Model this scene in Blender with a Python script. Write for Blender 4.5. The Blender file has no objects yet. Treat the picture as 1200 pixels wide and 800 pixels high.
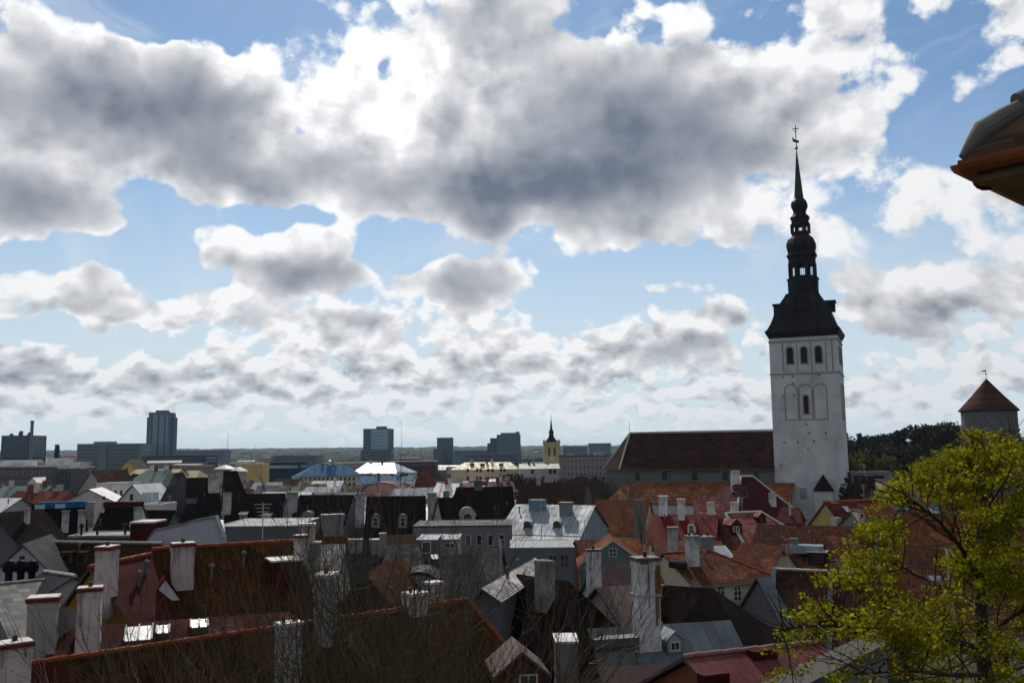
import bpy, bmesh, math, random
from mathutils import Vector, Matrix, noise as mnoise

# ------------------------------------------------------------------ camera
SC = bpy.context.scene
ROOT = SC.collection
PI = math.pi
F_PX = 1050.0                      # focal length for a 1200 px wide frame
PITCH = math.atan(125 / F_PX)
ROLL = math.radians(-0.6)
EYE = 28.0                         # eye height above the lower town
CAM_R = Matrix.Rotation(PI / 2 + PITCH, 3, 'X') @ Matrix.Rotation(ROLL, 3, 'Z')

cam_data = bpy.data.cameras.new('camera')
cam_data.sensor_fit = 'HORIZONTAL'
cam_data.sensor_width = 36.0
cam_data.lens = 36.0 * F_PX / 1200.0
cam_data.clip_start = 0.05
cam_data.clip_end = 60000
cam = bpy.data.objects.new('camera', cam_data)
ROOT.objects.link(cam)
cam.matrix_world = Matrix.Translation((0, 0, EYE)) @ CAM_R.to_4x4()
SC.camera = cam


def ray(px, py):
    return CAM_R @ Vector(((px - 600) / F_PX, (400 - py) / F_PX, -1.0))


def P(px, py, Y):
    d = ray(px, py)
    return Vector((0, 0, EYE)) + d * (Y / d.y)


# ------------------------------------------------------------------ sun, exposure
SUN_EL = math.radians(40)
SUN_AZ = math.radians(-9)          # to the left of the view axis (+Y)
sun_data = bpy.data.lights.new('sun', 'SUN')
sun_data.energy = 3.2
sun_data.angle = math.radians(0.53)
sun_data.color = (1.0, 0.94, 0.84)
sun = bpy.data.objects.new('sun', sun_data)
ROOT.objects.link(sun)
SUN_DIR = Vector((math.sin(SUN_AZ) * math.cos(SUN_EL), math.cos(SUN_AZ) * math.cos(SUN_EL), math.sin(SUN_EL)))
sun.rotation_euler = SUN_DIR.to_track_quat('Z', 'Y').to_euler()
sun.location = (0, 0, 200)

SC.view_settings.view_transform = 'Standard'
SC.view_settings.look = 'None'
SC.view_settings.exposure = 0.0
SC.view_settings.gamma = 1.0
SC.view_settings.use_curve_mapping = False
cy = SC.cycles
cy.max_bounces = 5
cy.diffuse_bounces = 2
cy.glossy_bounces = 2
cy.transmission_bounces = 3
cy.transparent_max_bounces = 6
cy.volume_bounces = 0
cy.use_denoising = True
cy.use_adaptive_sampling = True
cy.adaptive_threshold = 0.02
cy.caustics_reflective = False
cy.caustics_refractive = False


# ------------------------------------------------------------------ node helper
class S:
    """A node socket with arithmetic."""
    def __init__(self, nt, s): self.nt, self.s = nt, s
    def _m(self, op, *a, clamp=False):
        n = self.nt.nodes.new('ShaderNodeMath'); n.operation = op; n.use_clamp = clamp
        for i, v in enumerate((self,) + a):
            if isinstance(v, S): self.nt.links.new(v.s, n.inputs[i])
            else: n.inputs[i].default_value = v
        return S(self.nt, n.outputs[0])
    def __add__(self, o): return self._m('ADD', o)
    __radd__ = __add__
    def __sub__(self, o): return self._m('SUBTRACT', o)
    def __rsub__(self, o): return (self * -1.0) + o
    def __mul__(self, o): return self._m('MULTIPLY', o)
    __rmul__ = __mul__
    def __truediv__(self, o): return self._m('DIVIDE', o)
    def fn(self, op, *a, clamp=False): return self._m(op, *a, clamp=clamp)
    def ramp(self, a, b, ta=0.0, tb=1.0, kind='SMOOTHSTEP'):
        n = self.nt.nodes.new('ShaderNodeMapRange'); n.interpolation_type = kind
        n.clamp = True
        self.nt.links.new(self.s, n.inputs['Value'])
        for k, v in (('From Min', a), ('From Max', b), ('To Min', ta), ('To Max', tb)):
            if isinstance(v, S): self.nt.links.new(v.s, n.inputs[k])
            else: n.inputs[k].default_value = v
        return S(self.nt, n.outputs['Result'])


def node(nt, kind, **inputs):
    n = nt.nodes.new(kind)
    for k, v in inputs.items():
        if hasattr(n, k) and k not in n.inputs: setattr(n, k, v)
    for k, v in inputs.items():
        if k in n.inputs:
            if isinstance(v, S): nt.links.new(v.s, n.inputs[k])
            else: n.inputs[k].default_value = v
    return n


def vec(nt, x, y, z=0.0):
    n = nt.nodes.new('ShaderNodeCombineXYZ')
    for i, v in enumerate((x, y, z)):
        if isinstance(v, S): nt.links.new(v.s, n.inputs[i])
        else: n.inputs[i].default_value = v
    return S(nt, n.outputs[0])


def vmath(nt, op, a, b=None, c=None):
    n = nt.nodes.new('ShaderNodeVectorMath'); n.operation = op
    for i, v in enumerate((a, b, c)):
        if v is None: continue
        if isinstance(v, S): nt.links.new(v.s, n.inputs[i])
        else: n.inputs[i].default_value = v
    return S(nt, n.outputs['Value'] if op in ('LENGTH', 'DOT_PRODUCT', 'DISTANCE') else n.outputs['Vector'])


def mix(nt, fac, a, b):
    n = nt.nodes.new('ShaderNodeMix'); n.data_type = 'RGBA'; n.clamp_factor = True
    for s, v in ((n.inputs[0], fac), (n.inputs[6], a), (n.inputs[7], b)):
        if isinstance(v, S): nt.links.new(v.s, s)
        else: s.default_value = v if not isinstance(v, tuple) or len(v) == 4 else (*v, 1)
    return S(nt, n.outputs[2])


# ------------------------------------------------------------------ sky with cumulus clouds
world = bpy.data.worlds.new('World')
SC.world = world
world.use_nodes = True
W = world.node_tree
W.nodes.clear()


def angles(px, py):
    d = ray(px, py).normalized()
    return math.degrees(math.atan2(d.x, d.y)), math.degrees(math.asin(d.z))


def build_sky():
    tc = W.nodes.new('ShaderNodeTexCoord')
    D = S(W, tc.outputs['Generated'])
    sep = node(W, 'ShaderNodeSeparateXYZ', Vector=D)
    x, y, z = (S(W, sep.outputs[i]) for i in range(3))
    az = x.fn('ARCTAN2', y) * math.degrees(1)
    el = z.fn('ARCSINE') * math.degrees(1)
    base = vec(W, az, el)                              # degrees of azimuth and elevation

    # slow warp so that the masses have ragged outlines
    wn = node(W, 'ShaderNodeTexNoise', noise_dimensions='2D', Vector=base, Scale=0.16, Detail=3.0, Roughness=0.6)
    warp = vmath(W, 'SUBTRACT', S(W, wn.outputs['Color']), (0.5, 0.5, 0.5))
    wb = vmath(W, 'MULTIPLY_ADD', warp, (5.0, 3.4, 0.0), base)

    # cloud masses seen in the sky, each (azimuth, elevation, half width, half height, weight)
    def mass(items, coord):
        tot = None
        for (px, py, rx, ry, amp) in items:
            a, e = angles(px, py)
            k = 57.3 / F_PX
            ix, iy = 1 / (rx * k), 1 / (ry * k)
            v = vmath(W, 'MULTIPLY_ADD', coord, (ix, iy, 0), (-a * ix, -e * iy, 0))
            m = vmath(W, 'LENGTH', v).ramp(0.0, 1.0, amp, 0.0)
            tot = m if tot is None else tot + m
        return tot
    cover = [
        # (picture column, row, half width, half height, weight)
        (40, 95, 240, 105, .95), (200, 135, 190, 95, .8), (420, 105, 260, 150, .75), (400, 205, 220, 80, .6),
        (540, 60, 160, 120, .5), (690, 150, 290, 170, .95), (480, 300, 60, 30, -.3), (300, 262, 130, 22, -.4), (860, 130, 220, 150, .6), (960, 190, 150, 95, .35), (980, 130, 110, 60, .25),
        (50, 235, 150, 72, .95), (250, 205, 130, 60, .45), (340, 306, 160, 66, .95), (540, 327, 110, 60, .95),
        (90, 348, 135, 46, .85), (250, 358, 110, 40, .7), (590, 405, 340, 50, .62), (270, 432, 180, 48, .62), (770, 412, 150, 36, .45),
        (400, 385, 110, 44, .5), (25, 432, 110, 56, .65), (872, 370, 58, 36, .8), (1065, 345, 135, 80, .72), (420, 450, 260, 40, .3),
        (935, 285, 100, 45, .55), (1150, 215, 120, 80, .5), (1000, 20, 130, 75, .45), (1170, 25, 90, 80, .45), (1200, 355, 60, 50, .5),
        (790, 333, 100, 16, .5), (1000, 465, 260, 40, .42), (1180, 430, 120, 45, .48), (560, 470, 900, 50, .5), (150, 474, 300, 30, .2), (690, 262, 300, 50, .3),
        (170, 25, 150, 42, -.8), (150, 195, 90, 30, -.35), (560, 285, 200, 24, -.35), (350, 260, 110, 22, -.35), (700, 300, 120, 26, -.35), (340, 12, 90, 36, -.4), (455, 72, 30, 26, -.7), (300, 95, 40, 30, -.4), (870, 310, 140, 46, -.45), (690, 350, 140, 40, -.8), (160, 300, 110, 34, -.7),
        (175, 232, 55, 44, -.5), (445, 280, 50, 50, -.7), (890, 30, 80, 60, -.4), (1090, 120, 60, 90, -.4), (60, 300, 100, 24, -.6), (205, 325, 60, 40, -.5), (640, 335, 60, 50, -.5), (440, 345, 50, 40, -.3), (330, 165, 60, 26, -.35), (560, 130, 40, 26, -.3), (900, 215, 60, 26, -.35), (760, 40, 60, 26, -.4), (120, 180, 60, 18, -.35),
        (800, 300, 90, 40, -.4), (30, 385, 130, 22, -.5), (180, 395, 90, 20, -.4), (980, 400, 80, 40, -.3),
    ]
    C = mass([(a, b, c * 1.08, d * 1.08, e) if e > 0 else (a, b, c, d, e) for a, b, c, d, e in cover], wb)
    # dark undersides / thick cores
    cores = [
        (50, 112, 230, 72, .85), (220, 130, 120, 80, .8), (300, 205, 180, 46, .55), (450, 225, 180, 50, .5), (700, 155, 200, 150, 1.0), (600, 225, 190, 66, .65), (590, 20, 110, 60, .55),
        (40, 240, 125, 52, .85), (350, 324, 120, 34, .9), (545, 340, 90, 36, .85), (110, 364, 90, 20, .55), (280, 372, 80, 24, .5),
        (640, 428, 300, 28, .4), (260, 452, 160, 30, .45), (1065, 374, 120, 44, .6), (880, 170, 170, 90, .35), (415, 376, 60, 18, .6), (810, 418, 90, 24, .5), (30, 430, 80, 30, .5), (880, 380, 50, 18, .4),
        (770, 190, 190, 100, .35),
        # thin, lit through
        (430, 70, 170, 90, -.4), (330, 60, 120, 60, -.3), (470, 150, 90, 60, -.35), (700, 30, 200, 40, -.3),
    ]
    K = mass([(a, b, c * 1.25, d * 1.25, e) if e > 0 else (a, b, c, d, e) for a, b, c, d, e in cores], wb)

    # outside the part of the sky that is in view: broken cloud of the same sort
    far = node(W, 'ShaderNodeTexNoise', Vector=D, Scale=2.2, Detail=2.0, Roughness=0.5)
    side = vmath(W, 'LENGTH', vmath(W, 'MULTIPLY_ADD', base, (1 / 38, 1 / 34, 0), (0, -8 / 34, 0))).ramp(0.85, 1.25)
    other = S(W, far.outputs['Fac']).ramp(0.38, 0.62, -0.15, 0.95) * el.ramp(-2, 10)
    C = C + side * other
    K = K + side * (S(W, far.outputs['Fac']).ramp(0.5, 0.75, 0.0, 0.8))

    # puffs: finer and finer towards the horizon
    low = el.ramp(2.0, 15.0, 1.0, 0.0)

    def puffs(coord, fine=True):
        sx = vmath(W, 'MULTIPLY', coord, vec(W, 1.0 - low * 0.1, low * 0.25 + 1.25, 0.0))
        big = node(W, 'ShaderNodeTexNoise', noise_dimensions='2D', Vector=sx, Scale=0.26, Detail=8.0 if fine else 5.0, Roughness=0.56)
        small = node(W, 'ShaderNodeTexNoise', noise_dimensions='2D', Vector=sx, Scale=0.62, Detail=6.0 if fine else 4.0, Roughness=0.54)
        def cells(scale):
            b = node(W, 'ShaderNodeTexVoronoi', voronoi_dimensions='2D', feature='SMOOTH_F1', Vector=sw, Scale=scale, Smoothness=0.35)
            b.inputs['Detail'].default_value = 2.0 if fine else 1.0
            b.inputs['Roughness'].default_value = 0.5
            b.normalize = True
            return S(W, b.outputs['Distance'])
        sw = vmath(W, 'MULTIPLY_ADD', S(W, big.outputs['Color']), (2.2, 1.6, 0), sx)
        n = S(W, big.outputs['Fac']) * (1.0 - low) + S(W, small.outputs['Fac']) * low
        v = cells(0.27) * (1.0 - low) + cells(0.62) * low
        return (n - 0.5) * (low * -0.35 + 1.75) + (0.36 - v) * (low * 0.7 + 1.5)
    n0 = puffs(base)
    # the same field a little nearer the sun: how much cloud stands in the light's way
    up = vmath(W, 'ADD', base, vec(W, -0.15, low * -0.95 + 1.6))
    n1 = puffs(up, False)

    dens = C + n0 + K * 0.45 - 0.3
    alpha = dens.ramp(-0.05, 0.28)
    relief = n1 - n0                                    # > 0: more cloud on the sun's side
    # soft mottling inside, a lit rim towards the sun, flat dark undersides
    calm = K.ramp(0.2, 0.9, 1.0, 0.3)
    wnf = S(W, wn.outputs['Fac']) - 0.5
    rim = dens.ramp(0.0, 0.9, -0.2, 0.14)
    shade = (K * 0.85 + n0 * 0.22 + rim + relief * calm * (low * 0.35 + 0.95) + wnf * 0.75).ramp(-0.1, 1.32, kind='LINEAR')
    shade = shade.fn('POWER', 0.78)
    # light: brightest around the sun
    sd = vmath(W, 'DOT_PRODUCT', D, tuple(SUN_DIR))
    glow = sd.ramp(0.15, 1.0, 0.0, 1.0, 'LINEAR')
    white = mix(W, glow, (0.42, 0.44, 0.48), (1.05, 1.055, 1.06))
    grey = mix(W, glow, (0.12, 0.135, 0.165), (0.155, 0.19, 0.26))
    ccol = mix(W, shade, white, grey)
    # low cloud is seen through more air
    ccol = mix(W, el.ramp(0.5, 7.5, 0.42, 0.0), ccol, (0.62, 0.69, 0.755))

    sky = W.nodes.new('ShaderNodeTexSky')
    sky.sky_type = 'NISHITA'
    sky.sun_disc = False
    sky.sun_elevation = SUN_EL
    sky.sun_rotation = SUN_AZ
    sky.altitude = 50
    sky.air_density = 1.0
    sky.dust_density = 0.2
    sky.ozone_density = 2.0
    tint = vmath(W, 'MULTIPLY', S(W, sky.outputs[0]), (0.84, 1.06, 1.2))
    vn = node(W, 'ShaderNodeTexNoise', noise_dimensions='2D', Vector=vmath(W, 'MULTIPLY', wb, (0.55, 1.1, 0)), Scale=0.14, Detail=6.0, Roughness=0.62, Distortion=0.6)
    veil = S(W, vn.outputs['Fac']).ramp(0.42, 0.78, 0.02, 0.42)
    tint = mix(W, veil, tint, (10.5, 11.2, 11.8))
    bs = node(W, 'ShaderNodeBackground', Color=mix(W, el.ramp(-1.0, 22.0, 0.95, 0.05), tint, (8.8, 9.9, 10.6)), Strength=0.075)
    bc = node(W, 'ShaderNodeBackground', Color=ccol, Strength=1.0)
    ms = W.nodes.new('ShaderNodeMixShader')
    W.links.new(alpha.s, ms.inputs[0])
    W.links.new(bs.outputs[0], ms.inputs[1])
    W.links.new(bc.outputs[0], ms.inputs[2])
    out = W.nodes.new('ShaderNodeOutputWorld')
    W.links.new(ms.outputs[0], out.inputs[0])
    world.cycles.sampling_method = 'MANUAL'
    world.cycles.sample_map_resolution = 512


build_sky()


# ------------------------------------------------------------------ mesh helper
class MB:
    """Collects faces and links them as one mesh object with UVs in metres."""
    def __init__(self): self.v, self.f, self.m = [], [], []
    def face(self, pts, m=0):
        i = len(self.v)
        self.v += [Vector(p) for p in pts]
        self.f.append(tuple(range(i, i + len(pts))))
        self.m.append(m)
    def mesh(self, verts, faces, m=0):
        i = len(self.v)
        self.v += [Vector(p) for p in verts]
        for f in faces:
            self.f.append(tuple(k + i for k in f)); self.m.append(m)
    def box(self, c, s, m=0, rz=0.0, top=1.0):
        cx, cy_, cz = c; sx, sy, sz = (k / 2 for k in s)
        ca, sa = math.cos(rz), math.sin(rz)
        vs = []
        for dz, t in ((-sz, 1.0), (sz, top)):
            for dx, dy in ((-sx, -sy), (sx, -sy), (sx, sy), (-sx, sy)):
                x, y = dx * t, dy * t
                vs.append((cx + x * ca - y * sa, cy_ + x * sa + y * ca, cz + dz))
        self.mesh(vs, [(3, 2, 1, 0), (4, 5, 6, 7), (0, 1, 5, 4), (1, 2, 6, 5), (2, 3, 7, 6), (3, 0, 4, 7)], m)
    def prism(self, poly, d, m=0):
        """poly: 3D outline, extruded by vector d."""
        d = Vector(d); n = len(poly)
        a = [Vector(p) for p in poly]; b = [p + d for p in a]
        self.mesh(a + b, [tuple(range(n))[::-1], tuple(range(n, 2 * n))] + [(i, (i + 1) % n, n + (i + 1) % n, n + i) for i in range(n)], m)
    def tube(self, pts, r, seg=6, m=0, caps=True):
        pts = [Vector(p) for p in pts]
        rs = r if isinstance(r, (list, tuple)) else [r] * len(pts)
        vs, fs = [], []
        for i, p in enumerate(pts):
            t = (pts[min(i + 1, len(pts) - 1)] - pts[max(i - 1, 0)]).normalized()
            a = t.orthogonal().normalized() if abs(t.z) > 0.95 else t.cross(Vector((0, 0, 1))).normalized()
            b = t.cross(a)
            for k in range(seg):
                w = 2 * PI * k / seg
                vs.append(p + (a * math.cos(w) + b * math.sin(w)) * rs[i])
        for i in range(len(pts) - 1):
            for k in range(seg):
                fs.append((i * seg + k, i * seg + (k + 1) % seg, (i + 1) * seg + (k + 1) % seg, (i + 1) * seg + k))
        if caps:
            fs.append(tuple(range(seg))[::-1]); fs.append(tuple(range((len(pts) - 1) * seg, len(pts) * seg)))
        self.mesh(vs, fs, m)
    def lathe(self, prof, seg=16, c=(0, 0), m=0, a0=0.0, square=False):
        """prof: (radius, z) from the bottom up. square: a four sided body of that half width."""
        if square: seg, a0, k = 4, PI / 4, math.sqrt(2)
        else: k = 1.0
        vs, fs = [], []
        for r, z in prof:
            for i in range(seg):
                w = a0 + 2 * PI * i / seg
                vs.append((c[0] + r * k * math.cos(w), c[1] + r * k * math.sin(w), z))
        for j in range(len(prof) - 1):
            for i in range(seg):
                fs.append((j * seg + i, j * seg + (i + 1) % seg, (j + 1) * seg + (i + 1) % seg, (j + 1) * seg + i))
        fs.append(tuple(range(seg))[::-1]); fs.append(tuple(range((len(prof) - 1) * seg, len(prof) * seg)))
        self.mesh(vs, fs, m)
    def build(self, name, mats, parent=None, xf=None, smooth=False, uv=True):
        me = bpy.data.meshes.new(name)
        vs = self.v if xf is None else [xf @ p for p in self.v]
        me.from_pydata([tuple(p) for p in vs], [], self.f)
        for mt in (mats if isinstance(mats, (list, tuple)) else [mats]): me.materials.append(mt)
        me.polygons.foreach_set('material_index', self.m)
        if smooth: me.polygons.foreach_set('use_smooth', [True] * len(self.f))
        if uv:
            ul = me.uv_layers.new(name='uv').data
            Z = Vector((0, 0, 1))
            for p in me.polygons:
                n = p.normal
                u = Z.cross(n)
                u = Vector((1, 0, 0)) if u.length < 0.05 else u.normalized()
                v = n.cross(u)
                for li in p.loop_indices:
                    q = me.vertices[me.loops[li].vertex_index].co
                    ul[li].uv = (q.dot(u), q.dot(v))
        o = bpy.data.objects.new(name, me)
        ROOT.objects.link(o)
        if parent is not None: o.parent = parent
        return o


def thing(name, label, cat, loc=(0, 0, 0), rz=0.0, group=None):
    o = bpy.data.objects.new(name, None)
    o.empty_display_size = 0.5
    ROOT.objects.link(o)
    o.location = loc
    o.rotation_euler = (0, 0, rz)
    o['label'] = label; o['category'] = cat
    if group: o['group'] = group
    return o


def tag(o, label=None, cat=None, group=None, kind=None):
    for k, v in (('label', label), ('category', cat), ('group', group), ('kind', kind)):
        if v: o[k] = v
    return o


def copy_tree(o, parent=None):
    c = o.copy(); ROOT.objects.link(c)
    if parent is not None: c.parent = parent
    for ch in list(o.children): copy_tree(ch, c)
    return c


# ------------------------------------------------------------------ materials
_M = {}


def new_mat(name):
    m = bpy.data.materials.new(name)
    m.use_nodes = True
    nt = m.node_tree
    b = nt.nodes['Principled BSDF']
    return m, nt, b


def uvco(nt):
    n = nt.nodes.new('ShaderNodeUVMap')
    return S(nt, n.outputs[0])


def objco(nt):
    return S(nt, nt.nodes.new('ShaderNodeTexCoord').outputs['Object'])


def noise(nt, v, scale, detail=4.0, rough=0.55):
    n = node(nt, 'ShaderNodeTexNoise', Vector=v, Scale=scale, Detail=detail, Roughness=rough)
    return S(nt, n.outputs['Fac'])


def tint_random(nt, col, amount=0.12):
    oi = nt.nodes.new('ShaderNodeObjectInfo')
    h = node(nt, 'ShaderNodeHueSaturation', Color=col)
    v = S(nt, oi.outputs['Random']) * (2 * amount) + (1 - amount)
    nt.links.new(v.s, h.inputs['Value'])
    return S(nt, h.outputs[0])


def bump(nt, b, h, strength=0.4, dist=0.05):
    n = node(nt, 'ShaderNodeBump', Strength=strength, Distance=dist, Height=h)
    nt.links.new(n.outputs[0], b.inputs['Normal'])


def m_tile(name, c1, c2, moss=0.0, col=0.24, row=0.36, rough=0.75, lichen=0.0, bmp=0.45, wave=0.45, course=0.6, colgap=0.0):
    """Clay roof tiles in rows; UVs are metres, v runs up the slope."""
    if name in _M: return _M[name]
    m, nt, b = new_mat(name)
    uv = uvco(nt)
    sp = node(nt, 'ShaderNodeSeparateXYZ', Vector=uv)
    u, v = S(nt, sp.outputs[0]) * (1 / col), S(nt, sp.outputs[1]) * (1 / row)
    v = v + (noise(nt, uv, 0.45, 3) - 0.5) * 1.1
    u = u + (noise(nt, uv, 0.6, 2) - 0.5) * 0.7
    iu, iv = u.fn('FLOOR'), v.fn('FLOOR')
    wn = node(nt, 'ShaderNodeTexWhiteNoise', noise_dimensions='2D', Vector=vec(nt, iu, iv))
    rnd = S(nt, wn.outputs['Value'])
    big = noise(nt, uv, 0.35, 5, 0.6)
    c = mix(nt, big.ramp(0.3, 0.7), c1, c2)
    hs = node(nt, 'ShaderNodeHueSaturation', Color=c, Value=rnd * 0.8 + 0.6)
    c = S(nt, hs.outputs[0])
    pt = node(nt, 'ShaderNodeTexVoronoi', voronoi_dimensions='2D', Vector=vmath(nt, 'MULTIPLY', uv, (0.32, 0.5, 0)), Scale=1.0)
    pv = S(nt, node(nt, 'ShaderNodeSeparateColor', Color=S(nt, pt.outputs['Color'])).outputs[0])
    c = S(nt, node(nt, 'ShaderNodeHueSaturation', Color=c, Value=pv.ramp(0.55, 0.95, 0.88, 1.4)).outputs[0])
    fv, fu = v.fn('FRACT'), u.fn('FRACT')
    gap = fv.ramp(0.0, 0.16, 1.0, 0.0)
    c = mix(nt, gap * course, c, (c1[0] * 0.22, c1[1] * 0.22, c1[2] * 0.22))
    if colgap:
        c = mix(nt, (fu - 0.5).fn('ABSOLUTE').ramp(0.3, 0.5) * colgap, c, (c1[0] * 0.2, c1[1] * 0.2, c1[2] * 0.2))
    if moss:
        mo = noise(nt, uv, 0.55, 7, 0.68)
        mo2 = noise(nt, uv, 6.0, 3, 0.6)
        c = mix(nt, (mo * 0.7 + mo2 * 0.3).ramp(0.62 - moss * 0.3, 0.74 - moss * 0.2) * 0.85, c, (0.026, 0.021, 0.006))
    if moss > 0.5:
        c = mix(nt, ((fu - 0.5).fn('ABSOLUTE').ramp(0.3, 0.5) * noise(nt, uv, 1.3, 3).ramp(0.3, 0.7, 0.35, 0.9) + gap * 0.4).fn('MINIMUM', 0.85), c, (0.006, 0.005, 0.004))
    if lichen:
        li = noise(nt, uv, 2.4, 8, 0.7)
        c = mix(nt, li.ramp(0.6, 0.7) * lichen, c, (0.30, 0.29, 0.24))
    nt.links.new(c.s, b.inputs['Base Color'])
    b.inputs['Roughness'].default_value = rough
    b.inputs['Specular IOR Level'].default_value = 0.02
    h = (fu - 0.5).fn('ABSOLUTE') * -wave + (1.0 - fv) * 0.8 + rnd * 0.5 + noise(nt, uv, 0.5, 3) * 2.2
    bump(nt, b, h, bmp, 0.06)
    _M[name] = m
    return m


def m_metal(name, c1, c2=None, seam=0.6, rough=0.42, metallic=0.0, rust=0.0, rows=0.0, bmp=0.5, spec=0.18, edge=0.44):
    """Sheet metal with standing seams (and cross joints)."""
    if name in _M: return _M[name]
    m, nt, b = new_mat(name)
    uv = uvco(nt)
    c2 = c2 or tuple(k * 0.72 for k in c1)
    sp = node(nt, 'ShaderNodeSeparateXYZ', Vector=uv)
    u, v = S(nt, sp.outputs[0]) * (1 / seam), S(nt, sp.outputs[1])
    fu = u.fn('FRACT')
    line = (fu - 0.5).fn('ABSOLUTE').ramp(edge, 0.5)
    n1 = noise(nt, uv, 0.5, 6, 0.62)
    c = mix(nt, n1.ramp(0.35, 0.68), c1, c2)
    wn = node(nt, 'ShaderNodeTexWhiteNoise', noise_dimensions='1D', W=u.fn('FLOOR'))
    c = S(nt, node(nt, 'ShaderNodeHueSaturation', Color=c, Value=S(nt, wn.outputs['Value']) * 0.3 + 0.85).outputs[0])
    if rust:
        st = vmath(nt, 'MULTIPLY', uv, (1.6, 0.35, 1.0))
        r = noise(nt, st, 0.9, 7, 0.65)
        c = mix(nt, r.ramp(0.62 - rust * 0.2, 0.72 - rust * 0.1), c, (0.10, 0.038, 0.018))
    c = mix(nt, line * 0.6, c, tuple(k * 0.35 for k in c1))
    h = line
    if rows:
        fr = (v * (1 / rows)).fn('FRACT')
        lr = fr.ramp(0.0, 0.12, 1.0, 0.0)
        c = mix(nt, lr * 0.55, c, tuple(k * 0.3 for k in c1))
        h = line + lr * -0.6
    nt.links.new(c.s, b.inputs['Base Color'])
    b.inputs['Metallic'].default_value = metallic
    b.inputs['Specular IOR Level'].default_value = spec
    rr = n1.ramp(0.3, 0.7, rough * 0.8, rough * 1.3)
    nt.links.new(rr.s, b.inputs['Roughness'])
    bump(nt, b, h + n1 * 0.15, bmp, 0.04)
    _M[name] = m
    return m


def m_wall(name, c1, dirt=0.4, c2=None, scale=1.0, rough=0.9, stain=(0.09, 0.085, 0.08), vary=0.06):
    """Painted plaster with stains and run marks."""
    if name in _M: return _M[name]
    m, nt, b = new_mat(name)
    o = objco(nt)
    n1 = noise(nt, o, 0.35 * scale, 6, 0.62)
    st = vmath(nt, 'MULTIPLY', o, (2.2 * scale, 2.2 * scale, 0.28 * scale))
    n2 = noise(nt, st, 1.0, 5, 0.6)
    c = mix(nt, n1.ramp(0.35, 0.7), c1, c2 or tuple(k * 0.86 for k in c1))
    c = mix(nt, (n1 * 0.5 + n2 * 0.5).ramp(0.52, 0.72) * dirt, c, stain)
    c = tint_random(nt, c, vary)
    nt.links.new(c.s, b.inputs['Base Color'])
    b.inputs['Roughness'].default_value = rough
    b.inputs['Specular IOR Level'].default_value = 0.08
    bump(nt, b, noise(nt, o, 3.0 * scale, 5, 0.6), 0.25, 0.03)
    _M[name] = m
    return m


def m_plain(name, c, rough=0.6, metallic=0.0, spec=0.5):
    if name in _M: return _M[name]
    m, nt, b = new_mat(name)
    o = objco(nt)
    n1 = noise(nt, o, 1.7, 5, 0.6)
    col = mix(nt, n1.ramp(0.3, 0.7), c, tuple(k * 0.75 for k in c))
    nt.links.new(col.s, b.inputs['Base Color'])
    nt.links.new(n1.ramp(0.3, 0.7, rough * 0.85, min(1.0, rough * 1.2)).s, b.inputs['Roughness'])
    b.inputs['Metallic'].default_value = metallic
    b.inputs['Specular IOR Level'].default_value = spec
    _M[name] = m
    return m


def m_leaf(name, c1, c2, trans=0.45, gloss=0.012):
    if name in _M: return _M[name]
    m, nt, b = new_mat(name)
    oi = nt.nodes.new('ShaderNodeNewGeometry')
    r = S(nt, oi.outputs['Random Per Island'])
    n1 = noise(nt, objco(nt), 0.55, 2)
    c = mix(nt, r * 0.6 + n1.ramp(0.35, 0.65) * 0.4, c1, c2)
    nt.nodes.remove(b)
    df = node(nt, 'ShaderNodeBsdfDiffuse', Color=c)
    tr = node(nt, 'ShaderNodeBsdfTranslucent', Color=c)
    gl = node(nt, 'ShaderNodeBsdfGlossy', Color=(1, 1, 1, 1), Roughness=0.45)
    m1 = node(nt, 'ShaderNodeMixShader'); m1.inputs[0].default_value = trans
    nt.links.new(df.outputs[0], m1.inputs[1]); nt.links.new(tr.outputs[0], m1.inputs[2])
    m2 = node(nt, 'ShaderNodeMixShader'); m2.inputs[0].default_value = gloss
    nt.links.new(m1.outputs[0], m2.inputs[1]); nt.links.new(gl.outputs[0], m2.inputs[2])
    nt.links.new(m2.outputs[0], nt.nodes['Material Output'].inputs[0])
    _M[name] = m
    return m


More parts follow.
